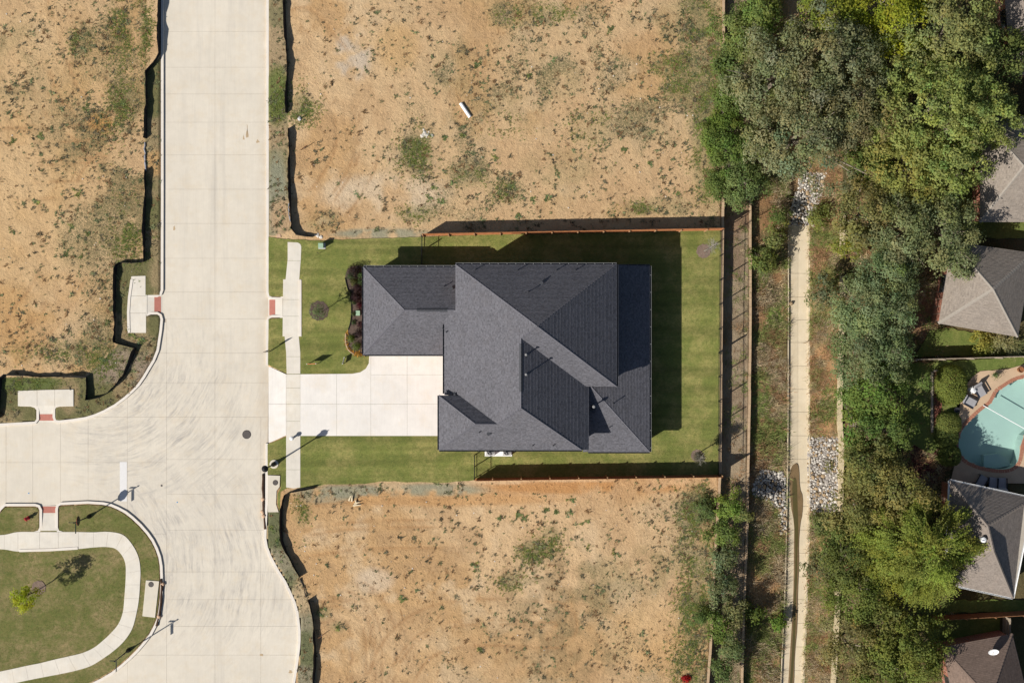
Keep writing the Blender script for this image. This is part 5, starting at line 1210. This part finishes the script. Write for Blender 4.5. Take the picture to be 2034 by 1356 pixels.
# deck as cells outside the pool
xs_ = np.arange(min(p[0] for p in dk), max(p[0] for p in dk), .3); ys_ = np.arange(min(p[1] for p in dk), max(p[1] for p in dk), .3)
for a in xs_:
    for b in ys_:
        c_ = cliprect(dk, a, a+.3, b, b+.3)
        if len(c_) > 2 and sdf(pool, np.array([a+.15]), np.array([b+.15]))[0] < -.02: dm.add([(*p, .165) for p in c_] if area(c_) > 0 else [], [tuple(range(len(c_)))])
dm.build('pool_deck', M['deck'], kind='structure')
mb_ = PP([(1853,737),(1905,737),(1890,760),(1870,800),(1866,830),(1853,850)]); MB().prism(mb_, 0, .19).build('mulch_bed', M['redmulch'], kind='structure')
for a, b, l in (((1849,738),(1849,858),'long weathered timber edging beside the red mulch'), ((1852,736),(1882,736),'short weathered timber edging above the red mulch')):
    A0, B0 = P(*a), P(*b); t = thing('timber_edging', l, 'edging', (A0[0], A0[1], .15)); nseg = max(1, int(math.hypot(B0[0]-A0[0], B0[1]-A0[1])/2.4)); ang = math.atan2(B0[1]-A0[1], B0[0]-A0[0])
    for i in range(nseg):
        f = (i+.5)/nseg; L = math.hypot(B0[0]-A0[0], B0[1]-A0[1])/nseg-.02; MB().obox(A0[0]+(B0[0]-A0[0])*f, A0[1]+(B0[1]-A0[1])*f, .1, .36, L, .17, ang).build('timber', M['oldwood'], t)
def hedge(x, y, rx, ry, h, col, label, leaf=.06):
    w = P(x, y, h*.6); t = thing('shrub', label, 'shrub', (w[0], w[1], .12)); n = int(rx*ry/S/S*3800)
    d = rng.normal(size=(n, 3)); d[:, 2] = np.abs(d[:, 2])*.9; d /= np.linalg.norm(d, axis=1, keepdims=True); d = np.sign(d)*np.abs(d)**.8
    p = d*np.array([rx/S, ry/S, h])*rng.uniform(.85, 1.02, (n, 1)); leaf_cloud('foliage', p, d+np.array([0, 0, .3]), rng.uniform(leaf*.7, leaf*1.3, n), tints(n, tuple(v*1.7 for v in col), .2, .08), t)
    MB().tube([(w[0], w[1], 0), (w[0], w[1], h*.8)], .05, 6).build('stem', M['barkdark'], t)
hedge(1893, 765, 31, 40, 1.7, (.115, .135, .03), 'large clipped yellow-green shrub in the pool mulch bed')
hedge(1887, 842, 25, 24, 1.4, (.10, .115, .03), 'clipped shrub left of the pool, just below the dark pot')
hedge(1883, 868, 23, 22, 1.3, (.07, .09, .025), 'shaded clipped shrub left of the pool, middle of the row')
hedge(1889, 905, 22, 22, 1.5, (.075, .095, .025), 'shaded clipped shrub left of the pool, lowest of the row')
def pot(x, y, r, h, mat, label, plant=None):
    w = P(x, y, h); t = thing('plant_pot', label, 'pot', (w[0], w[1], .16))
    MB().lathe(w[0], w[1], [(.16, r*.7), (.16+h*.8, r), (.16+h, r*1.08), (.16+h, r*.86), (.16+h*.8, r*.82)], 18).build('pot', M[mat], t)
    if plant:
        n = 260; d = rng.normal(size=(n, 3)); d[:, 2] = abs(d[:, 2]); leaf_cloud('foliage', d*np.array([.16, .16, .25])+np.array([0, 0, h]), d, rng.uniform(.03, .07, n), tints(n, plant), t)
pot(1900, 814, .22, .45, 'darkmetal', 'dark round pot between the clipped shrubs and the loungers')
pot(2027, 734, .24, .5, 'terracotta', 'terracotta pot on the deck at the picture edge')
pot(1976, 745, .16, .4, 'grey', 'potted leafy plant on the upper deck', (.16, .2, .08))
pot(1889, 886, .07, .2, 'white', 'tiny white lantern at the left pool deck edge')
def lounger(x, y, a, label):
    w = P(x, y, .5); t = thing('lounge_chair', label, 'lounge chair', (w[0], w[1], .165)); ca, sa = math.cos(a), math.sin(a); f = lambda u, v: (w[0]+ca*u-sa*v, w[1]+sa*u+ca*v)
    m = MB(); m.obox(*f(.15, 0), .42, .54, .95, .72, a); m.build('seat_cushion', M['cloth'], t)
    m = MB(); c_ = f(-.45, 0)
    V = [(*f(-.33, -.36), .5), (*f(-.33, .36), .5), (*f(-.62, .36), 1.05), (*f(-.62, -.36), 1.05), (*f(-.22, -.36), .55), (*f(-.22, .36), .55), (*f(-.5, .36), 1.1), (*f(-.5, -.36), 1.1)]
    m.add(V, [(0, 1, 2, 3), (7, 6, 5, 4), (0, 4, 5, 1), (1, 5, 6, 2), (2, 6, 7, 3), (3, 7, 4, 0)]); m.build('backrest', M['cloth'], t)
    m = MB(); m.obox(*f(.1, -.4), .6, .66, 1.0, .07, a).obox(*f(.1, .4), .6, .66, 1.0, .07, a); m.build('arm_rest', M['darkmetal'], t)
    for u, v in ((.55, -.38), (.55, .38), (-.3, -.38), (-.3, .38)): MB().obox(*f(u, v), .165, .6, .06, .06, a).build('leg', M['darkmetal'], t)
lounger(1924, 797, R(-28), 'grey cushioned deck chair nearest the dark pot'); lounger(1945, 774, R(-60), 'grey cushioned deck chair beside the white towel')
w = P(1931, 774, .6); o = MB().obox(w[0], w[1], .16, .62, .5, .5, .6).build('side_table', M['pale'], origin=(*w, .16)); tag(o, 'small pale side table between the two deck chairs', 'side table')
m = MB(); lump(m, w[0], w[1], .72, .26, .35, 4); lump(m, w[0]+.15, w[1]-.1, .7, .2, .3, 9); tag(m.build('towel', M['white'], origin=(*w, .62)), 'crumpled white towel on the small table', 'towel')
lounger(1948, 958, R(60), 'pale patio chair nearest the weathered roof corner'); lounger(1972, 962, R(85), 'middle of three pale patio chairs below the pool'); lounger(1990, 963, R(90), 'rightmost of three pale patio chairs below the pool')
a, b = P(1950, 804), P(2060, 866); o = MB().tube([(*a, .3), ((a[0]+b[0])/2, (a[1]+b[1])/2, .26), (*b, .3)], .035, 8).build('pool_pole', M['white'], origin=(*a, .3)); tag(o, 'long white pole laid across the pool', 'pole')

# ------------------------------------------------------------------ fences
def board_fence(a, b, h, z0, mat, label, postmat, rails=1, side=1, every=2.44, pk=.14, name='wood_fence'):
    A0, B0 = P(*a), P(*b); L = math.hypot(B0[0]-A0[0], B0[1]-A0[1]); d = ((B0[0]-A0[0])/L, (B0[1]-A0[1])/L); n_ = (-d[1]*side, d[0]*side); ang = math.atan2(d[1], d[0])
    t = thing(name, label, 'fence', (A0[0], A0[1], z0)); m = MB(); k = 0.
    while k < L-pk:
        w_ = pk-.008; o_ = random.uniform(-.006, .006); zt = z0+h+random.uniform(-.025, .02); c_ = (A0[0]+d[0]*(k+w_/2)+n_[0]*o_, A0[1]+d[1]*(k+w_/2)+n_[1]*o_); m.obox(*c_, z0-.05, zt, w_, .02, ang); k += pk
    o = m.build('pickets', M[mat], t); o['kind'] = 'stuff'
    for zr in (.3, .95, 1.6):
        MB().obox(A0[0]+d[0]*L/2-n_[0]*.045, A0[1]+d[1]*L/2-n_[1]*.045, z0+zr, z0+zr+.09, L, .04, ang).build('rail', M[mat], t)
    k = .05
    while k < L:
        MB().obox(A0[0]+d[0]*k-n_[0]*.11, A0[1]+d[1]*k-n_[1]*.11, z0-.1, z0+h*.98, .09, .09, ang).build('post', M[postmat], t); k += every
board_fence((841,468), (1432,457), 1.83, .14, 'cedar', 'orange wooden privacy fence north of the house', 'cedarpost', side=1, every=2.2)
board_fence((1429,943), (943,950), 1.83, .14, 'cedar', 'orange wooden privacy fence south of the house', 'cedarpost', side=1)
board_fence((1806,713), (2080,705), 1.8, .05, 'oldwood', 'pale weathered fence along the top of the pool yard', 'oldwood')
board_fence((1850,1222), (2080,1209), 1.8, .05, 'brownwood', 'brown wooden fence between the grey and brown roofs', 'brownwood')
board_fence((1991,1218), (1991,1256), 1.8, .05, 'oldwood', 'short pale fence return beside the brown roof', 'oldwood')
def iron_fence(pts, h, label, sp=.115, z=.15, postevery=2.1, pw=.03):
    p = [P(*q, z) for q in pts]; t = thing('iron_fence', label, 'fence', (p[0][0], p[0][1], z)); m = MB()
    for (xa, ya), (xb_, yb) in zip(p, p[1:]):
        L = math.hypot(xb_-xa, yb-ya); dx, dy = (xb_-xa)/L, (yb-ya)/L; ang = math.atan2(dy, dx)
        k = 0
        while k < L: m.obox(xa+dx*k, ya+dy*k, z+.08, z+h-.03, .012, .012, ang); k += sp
        for zr in (.15, h-.2): MB().obox((xa+xb_)/2, (ya+yb)/2, z+zr, z+zr+.035, L, .035, ang).build('rail', M['black'], t)
        k = 0
        while k < L+.1: MB().obox(xa+dx*k, ya+dy*k, z-.1, z+h+.05, .065, .065, ang).build('post', M['black'], t); k += postevery
    o = m.build('pickets', M['black'], t); o['kind'] = 'stuff'; return t
iron_fence([(1430,460),(1427.5,700),(1426,941)], 1.5, 'long black iron fence along the east edge of the back lawn')
iron_fence([(839,470),(839,527)], 1.5, 'short black iron gate fence between wood fence and front wing', postevery=1.2)
iron_fence([(943,903),(943,948)], 1.5, 'short black iron gate fence beside the air conditioners', postevery=1.0)

def silt_fence(pts, label, h=.62, sag=.06):
    p = dense(PP(pts), .35); t = thing('silt_fence', label, 'silt fence', (p[0][0], p[0][1], .1)); r_ = random.Random(len(pts)+int(pts[0][0])); n = len(p); V = []; 
    zb = gz([q[0] for q in p], [q[1] for q in p]); zb = np.where(zb < 0, .1, zb)
    off = offset_poly(p, .02)
    lean = [.10*math.sin(i*.33+r_.random())+r_.uniform(-.03, .03) for i in range(n)]; of2 = [offset_poly(p, lean[i])[i] for i in range(n)] if n < 400 else off
    top = [zb[i]+h*(.9+.12*math.sin(i*.9))+r_.uniform(-sag, sag*.5) for i in range(n)]
    m = MB(); V = [(p[i][0], p[i][1], zb[i]-.05) for i in range(n)]+[(of2[i][0], of2[i][1], top[i]) for i in range(n)]
    dd = [(off[i][0]-p[i][0], off[i][1]-p[i][1]) for i in range(n)]
    V += [(of2[i][0]+dd[i][0]*.6, of2[i][1]+dd[i][1]*.6, top[i]-.004) for i in range(n)]+[(p[i][0]+dd[i][0]*4, p[i][1]+dd[i][1]*4, zb[i]-.03) for i in range(n)]
    m.add(V, [f for i in range(n-1) for f in ((i, i+1, n+i+1, n+i), (n+i, n+i+1, 2*n+i+1, 2*n+i), (2*n+i, 2*n+i+1, 3*n+i+1, 3*n+i))]+[(0, n, 2*n, 3*n), (n-1, 4*n-1, 3*n-1, 2*n-1)])
    m.build('fabric', M['fabric'], t)
    for i in range(0, n, 6): MB().obox(of2[i][0], of2[i][1], zb[i]-.1, top[i]+.08, .04, .04, .3).build('stake', M['stake'], t)
    return t
silt_fence([(318,-60),(318,60),(317,108),(306,126),(291,143)], 'black silt fence along the kerb at the top left')
silt_fence([(291,143),(291,170),(292,210),(292,250),(291,276)], 'black silt fence beside the upper left street verge')
silt_fence([(289,338),(289,400),(288,460),(287,519),(262,521),(240,520),(232,525),(229,600),(228,680),(250,686),(271,691),(262,715),(248,744),(215,778),(198,788),(175,793),(174,770),(173,749),(120,747),(60,745),(14,744),(4,752),(1,790),(-2,830)], 'long zigzag black silt fence around the left street corner')
silt_fence([(563,-60),(565,0),(568,60),(570,130),(570,180),(571,226)], 'black silt fence along the right street verge at the top')
silt_fence([(573,256),(574,300),(576,360),(577,420),(579,455),(588,467),(605,470),(622,471)], 'black silt fence ending in a hook above the front lawn')
silt_fence([(624,968),(600,971),(578,975),(566,982),(561,1000),(559,1040),(561,1072),(569,1095),(581,1120),(595,1145)], 'black silt fence curving round the southern bare lot')
silt_fence([(613,1190),(620,1220),(623,1245),(626,1280),(627,1320),(622,1356),(618,1400)], 'black silt fence at the bottom beside the bulging kerb')
# collapsed stretches
def rolled(pts, label, mat, r=.09):
    p = dense(PP(pts), .2); q = [(x_+random.uniform(-.05, .05), y_+random.uniform(-.05, .05), .2+random.uniform(-.03, .05)) for x_, y_ in p]
    tag(MB().tube(q, [r*random.uniform(.6, 1.3) for _ in q], 7).build('collapsed_fence', M[mat], origin=(*p[0], .1)), label, 'silt fence')
rolled([(290,284),(288,295),(290,310),(289,325),(291,340)], 'crumpled silvery stretch of silt fence by the left kerb', 'silver')
rolled([(597,1148),(604,1165),(610,1185)], 'thin collapsed silt fence strip beside the bulging kerb', 'fabric', .05)
rolled([(574,405),(575,425),(577,440)], 'shiny torn plastic edge on the hooked silt fence', 'silver', .05)

# ------------------------------------------------------------------ street furniture
w = P(545, 921); t = thing('street_lamp', 'black lamp post with lantern head on the kerb strip by the drain inlet', 'street lamp', (*w, .14))
MB().lathe(*w, [(.05, .38), (.2, .38), (.21, .35)], 20).build('footing', M['inlet'], t)
MB().lathe(*w, [(.2, .2), (.5, .2), (.62, .15), (.95, .13), (1.1, .07), (3.5, .05), (3.55, .09), (3.62, .09)], 14).build('pole', M['black'], t)
ln = MB().lathe(*w, [(3.62, .1), (3.75, .17), (4.15, .21), (4.2, .29), (4.32, .24), (4.42, .1), (4.5, .05), (4.62, .03)], 12).build('lantern', M['black'], t)
MB().lathe(*w, [(3.78, .155), (4.14, .195)], 12).build('glass', M['pale'], ln)
def sign_pole(x, y, label, stop, blade_dir=(0, 1)):
    w = P(x, y); t = thing('sign_post', label, 'street sign', (*w, .14))
    MB().lathe(*w, [(.05, .2), (.2, .19), (.45, .14), (.6, .1), (.75, .055), (3.9, .04), (3.95, .07), (4.05, .03)], 12).build('pole', M['black'], t)
    if stop:
        m = MB(); n = 8; q = []
        for s_ in (0, .025):
            for k in range(n):
                a = R(22.5+45*k); q.append((w[0]-.06-s_, w[1]+.38*math.cos(a), 2.75+.38*math.sin(a)))
        m.add(q, [tuple(range(8)), tuple(range(15, 7, -1))]+[(k, (k+1) % 8, 8+(k+1) % 8, 8+k) for k in range(8)]); m.build('stop_sign', M['signred'], t)
        m = MB(); q = []
        for s_ in (0, .02):
            for k in range(n):
                a = R(22.5+45*k); q.append((w[0]-.03-s_, w[1]+.43*math.cos(a), 2.75+.43*math.sin(a)))
        m.add(q, [tuple(range(8)), tuple(range(15, 7, -1))]+[(k, (k+1) % 8, 8+(k+1) % 8, 8+k) for k in range(8)]); m.build('backing_frame', M['black'], t)
    bl = MB(); bl.box(w[0]-.012, w[0]+.012, w[1]-.95, w[1]-.07, 3.4, 3.62); bl.build('name_blade', M['signgreen'], t)
    MB().box(w[0]-.5, w[0]-.06, w[1]-.012, w[1]+.012, 3.66, 3.86).build('name_blade', M['signgreen'], t)
sign_pole(178, 1025, 'black decorative post with octagonal sign on the grass island corner', True)
sign_pole(256, 1290, 'black decorative post with street name blades by the island south kerb', False)
def hydrant(x, y, label):
    w = P(x, y); t = thing('fire_hydrant', label, 'fire hydrant', (*w, .14))
    MB().lathe(*w, [(.1, .17), (.18, .17), (.19, .11), (.6, .11), (.62, .15), (.66, .15), (.75, .12), (.83, .05), (.88, .05), (.9, .03)], 14).build('barrel', M['red'], t)
    m = MB(); m.tube([(w[0]-.2, w[1], .52), (w[0]+.2, w[1], .52)], .06, 8).tube([(w[0], w[1]-.22, .48), (w[0], w[1], .48)], .07, 8); m.build('outlet', M['red'], t)
hydrant(57, 1028, 'red fire hydrant on the grass beside the lower left ramp')
w = P(582, 869); t = thing('utility_marker', 'white round-topped marker standing on the sidewalk beside the driveway', 'marker', (*w, .16))
MB().lathe(*w, [(.16, .09), (.6, .09)], 12).build('shaft', M['grey'], t); MB().lathe(*w, [(.6, .16), (.68, .19), (.78, .13), (.82, .03)], 14).build('cap', M['white'], t)
def board_sign(x, y, w_, h_, z0, face, label, ang, legs=2, name='yard_sign'):
    w = P(x, y); t = thing(name, label, 'sign', (*w, .14)); ca, sa = math.cos(ang), math.sin(ang)
    MB().obox(*w, z0, z0+h_, w_, .04, ang).build('panel', M[face], t)
    for s_ in ((-1, 1) if legs == 2 else (0,)): MB().obox(w[0]+ca*s_*w_*.46, w[1]+sa*s_*w_*.46, .05, z0+h_*(1.05 if legs == 2 else .6), .05, .05, ang).build('leg', M['white' if face != 'black' else 'black'], t)
board_sign(623, 722, .85, .75, .55, 'signorange', 'orange topped yard sign on the front lawn near the walk', R(2))
board_sign(684, 716, .6, .4, .35, 'grey', 'small framed yard sign near the garden bed corner', R(75))
w = P(536, 698); t = thing('sign_post', 'dark slim post with small plate on the kerb strip north of the driveway', 'street sign', (*w, .14))
MB().obox(*w, .05, 1.9, .06, .06, 0).build('pole', M['black'], t); MB().obox(w[0]-.0, w[1]+.05, 1.1, 1.85, .46, .03, R(20)).build('plate', M['darkmetal'], t)
board_sign(606, 295, .7, .28, .35, 'brownwood', 'low lot sign on the bare ground by the right silt fence', R(35), 1)
board_sign(640, 1260, .7, .2, .3, 'brownwood', 'low lot sign on the bare ground by the bottom silt fence', R(35), 1)
w = P(596, 237); m = MB(); lump(m, w[0], w[1], .2, .18, .5, 3); m.tube([(w[0], w[1], .1), (w[0]+.05, w[1], .7)], .04, 6); tag(m.build('survey_stake', M['pale'], origin=(*w, .1)), 'pale stake with cloth flag near the green patch of verge', 'stake')
w = P(640, 489); t = thing('utility_box', 'pale green utility cabinet on the front lawn', 'utility box', (*w, .14))
MB().obox(*w, .1, .2, .6, .5, 0).build('plinth', M['pale'], t); MB().obox(*w, .2, .85, .38, .36, 0).build('cabinet', M['greenbox'], t); MB().obox(*w, .85, .9, .42, .4, 0).build('lid', M['greenbox'], t)
w = P(634, 504); tag(MB().obox(*w, .1, 1.3, .05, .03, R(20)).build('marker_post', M['darkmetal'], origin=(*w, .14)), 'slim marker post beside the pale green cabinet', 'post')
w = P(712, 622); t = thing('utility_box', 'small mint green box in the garden bed', 'utility box', (*w, .17)); MB().obox(*w, .15, .4, .32, .4, 0).build('body', M['greenbox'], t); MB().obox(*w, .4, .44, .35, .43, 0).build('lid', M['greenbox'], t)
w = P(554, 469); tag(MB().obox(*w, .1, .17, .35, .28, .1).build('meter_lid', M['bag'], origin=(*w, .1)), 'tan meter lid at the top of the kerb lawn', 'meter lid')
# air conditioners on their pad
pdx = [P(963, 889), P(1017, 906)]; t0 = MB().box(P(963,0)[0], P(1017,0)[0], P(0,905.5)[1], P(0,882)[1], .05, .2).build('equipment_pad', M['white'], origin=(*P(990, 897), .1)); tag(t0, 'white concrete pad under the two air conditioners', 'pad')
for (x, l) in ((974, 'left air conditioner unit against the south wall'), (1007, 'right air conditioner unit against the south wall')):
    w = P(x, 896.5, 1.0); t = thing('air_conditioner', l, 'air conditioner', (*w, .2)); MB().obox(*w, .2, .95, .72, .72, 0).build('casing', M['pale'], t)
    m = MB(); m.lathe(*w, [(.93, .31), (1.0, .31), (1.0, .28), (.955, .27)], 20); fg = m.build('fan_grille', M['grey'], t)
    m = MB()
    for k in range(5): a = k*2*math.pi/5; m.obox(w[0]+.13*math.cos(a), w[1]+.13*math.sin(a), .962, .975, .26, .1, a)
    m.build('fan', M['darkmetal'], fg)
# garden bed by the wing
for (x, y, r, h, col, l) in ((697,548,9,.6,(.07,.1,.04),'spreading green plant at the top left of the garden bed'), (718,560,8,.7,(.08,.12,.04),'second bright green plant against the wing wall'), (702,624,5,.4,(.09,.11,.05),'tiny green tuft left of the mint green box'), (715,662,9,.7,(.05,.03,.03),'dark maroon shrub above the yellow-green pair'), (692,583,6,.4,(.1,.11,.05),'yellowish plant spilling over the bed edging')):
    w = P(x, y, h*.6); t = thing('shrub', l, 'shrub', (*w, .17)); n = int(r*r*5); d = rng.normal(size=(n, 3)); d[:, 2] = abs(d[:, 2]); d /= np.linalg.norm(d, axis=1, keepdims=True)
    leaf_cloud('foliage', d*rng.uniform(.25, 1.3, (n, 1))*np.array([r/S, r/S, h]), d, rng.uniform(.03, .07, n), tints(n, col, .3), t); MB().tube([(w[0], w[1], .12), (w[0], w[1], .12+h*.6)], .025, 5).build('stem', M['barkdark'], t)
bed = smooth_path(PP([(700,528),(726,528),(726,706),(712,706),(696,700),(688,685),(686,668),(692,655),(697,640),(699,615),(697,590),(690,572),(685,552),(690,535)]), 1, True)
MB().prism(bed, .05, .175).build('garden_bed', M['mulch'], kind='structure')
m = MB(); p = smooth_path(PP([(686,552),(690,570),(697,590),(699,615),(697,640),(692,655)]), 2); strip(m, p, -.02, .02, .1, .26); tag(m.build('bed_edging', M['black'], origin=(*p[0], .1)), 'black curved edging of the garden bed', 'edging')
m = MB(); p = smooth_path(PP([(687,662),(686,678),(691,695),(704,704)]), 2); strip(m, p, -.04, .05, .1, .24); tag(m.build('bed_edging', M['block'], origin=(*p[0], .1)), 'tan stone edging around the yellow-green shrubs', 'edging')
for (x, y, r, h, col, l) in ((704,538,15,1.1,(.06,.04,.035),'dark maroon shrub at the top of the garden bed'), (716,545,8,.7,(.08,.13,.04),'bright green shrub against the wing, top of the garden bed'), (703,560,10,.7,(.12,.12,.04),'olive green shrub in the upper garden bed'), (712,572,12,1.0,(.05,.025,.025),'maroon shrub in the upper garden bed beside the olive one'), (708,590,13,.9,(.055,.028,.028),'wide maroon shrub in the middle of the garden bed'), (714,606,8,.6,(.09,.02,.025),'small red shrub above the mint green box'), (703,600,6,.4,(.08,.1,.04),'small green plant on the garden bed edge'), (716,645,8,.6,(.07,.03,.03),'small maroon shrub below the mint green box'), (703,640,6,.3,(.07,.1,.04),'low green plant below the mint green box'), (697,672,9,.8,(.12,.16,.035),'yellow-green shrub at the lower garden bed'), (708,688,10,.8,(.12,.16,.04),'yellow-green shrub at the very bottom of the garden bed')):
    w = P(x, y, h*.6); t = thing('shrub', l, 'shrub', (*w, .17)); n = int(r*r*5); d = rng.normal(size=(n, 3)); d[:, 2] = abs(d[:, 2]); d /= np.linalg.norm(d, axis=1, keepdims=True)
    leaf_cloud('foliage', d*rng.uniform(.25, 1.1, (n, 1))*np.array([r/S, r/S, h]), d, rng.uniform(.03, .07, n), tints(n, col, .3), t); MB().tube([(w[0], w[1], .12), (w[0], w[1], .12+h*.6)], .025, 5).build('stem', M['barkdark'], t)
fx = []; 
for (x, y) in ((690,662),(688,672),(690,684),(694,692),(700,698),(706,702),(713,700),(719,703),(712,704)): fx.append(P(x, y))
fx = np.array(fx*14)+rng.normal(0, .09, (len(fx)*14, 2)); o = blades('flowers', fx[:, 0], fx[:, 1], np.full(len(fx), .16), rng.uniform(.05, .1, len(fx)), rng.uniform(.08, .2, len(fx)), 7, (.5, .28, .06), .3, wd=.5)
# debris on the lots
a, b = P(915, 206), P(934, 234); tag(MB().tube([(*a, .22), (*b, .22)], .15, 14).build('pipe', M['white'], origin=(*a, .1)), 'white plastic pipe lying on the northern bare lot', 'pipe')
def debris(x, y, n, r, label, name='rubble', mat='rock', spread=.35):
    w = P(x, y); t = thing(name, label, 'rubble', (*w, .1)); r_ = random.Random(n+int(x))
    for i in range(n): m = MB(); lump(m, w[0]+r_.gauss(0, spread), w[1]+r_.gauss(0, spread*.7), .13, r*r_.uniform(.5, 1.3), .5, i+int(x)); m.build('stone', M[mat], t)
debris(846, 267, 16, .14, 'heap of white rubble on the northern bare lot', spread=.28); debris(590, 1003, 5, .08, 'few pale stones inside the southern silt fence')
debris(632, 468, 5, .14, 'pale lumps at the hook end of the silt fence', spread=.15)
w = P(702, 997); t = thing('torn_sheet', 'torn cream sheet on the southern bare lot', 'sheet', (*w, .12)); m = MB()
for (dx, dy, l_, a) in ((-.35, .15, .5, 1.2), (-.1, .1, .55, 1.5), (.1, -.1, .5, .3), (.3, -.1, .4, 1.9), (0, -.25, .7, .1)): m.tube([(w[0]+dx, w[1]+dy, .17), (w[0]+dx+math.cos(a)*l_, w[1]+dy+math.sin(a)*l_, .3)], [.1, .03], 6)
m.build('fold', plain('cream sheet', A(232, 214, 180), .9, .1, 5), t)
r_ = random.Random(5); m = MB(); mw = MB()
for i in range(420):
    x_, y_ = (r_.uniform(590, 1400), r_.choice((r_.uniform(5, 440), r_.uniform(980, 1350)))) if i % 3 else (r_.uniform(5, 270), r_.uniform(5, 730))
    w = P(x_, y_); (mw if r_.random() < .6 else m).v and None; lump(mw if r_.random() < .5 else m, w[0], w[1], ground_z(*w)+.02, r_.choice((.025, .03, .04, .06)), .6, i)
o = m.build('pebbles', M['rockb'], kind='stuff'); o = mw.build('pebbles', M['rock'], kind='stuff')
w = P(1362, 1346); n = 500; d = rng.normal(size=(n, 3)); d[:, 2] = abs(d[:, 2]); d /= np.linalg.norm(d, axis=1, keepdims=True)
t = thing('shrub', 'small bright red shrub at the bottom edge of the southern lot', 'shrub', (*w, .1)); leaf_cloud('foliage', d*np.array([.5, .4, .5])*rng.uniform(.3, 1, (n, 1)), d, rng.uniform(.04, .08, n), tints(n, (.42, .03, .03), .3), t)
w = P(1570, 603, -2.1); m = MB(); lump(m, w[0], w[1], -1.95, .17, .7, 2); tag(m.build('boulder', M['rockb'], origin=(*w, -2.1)), 'single tan boulder on the dry channel edge', 'boulder')
for o in bpy.data.objects:
    if '_o' in o: del o['_o']
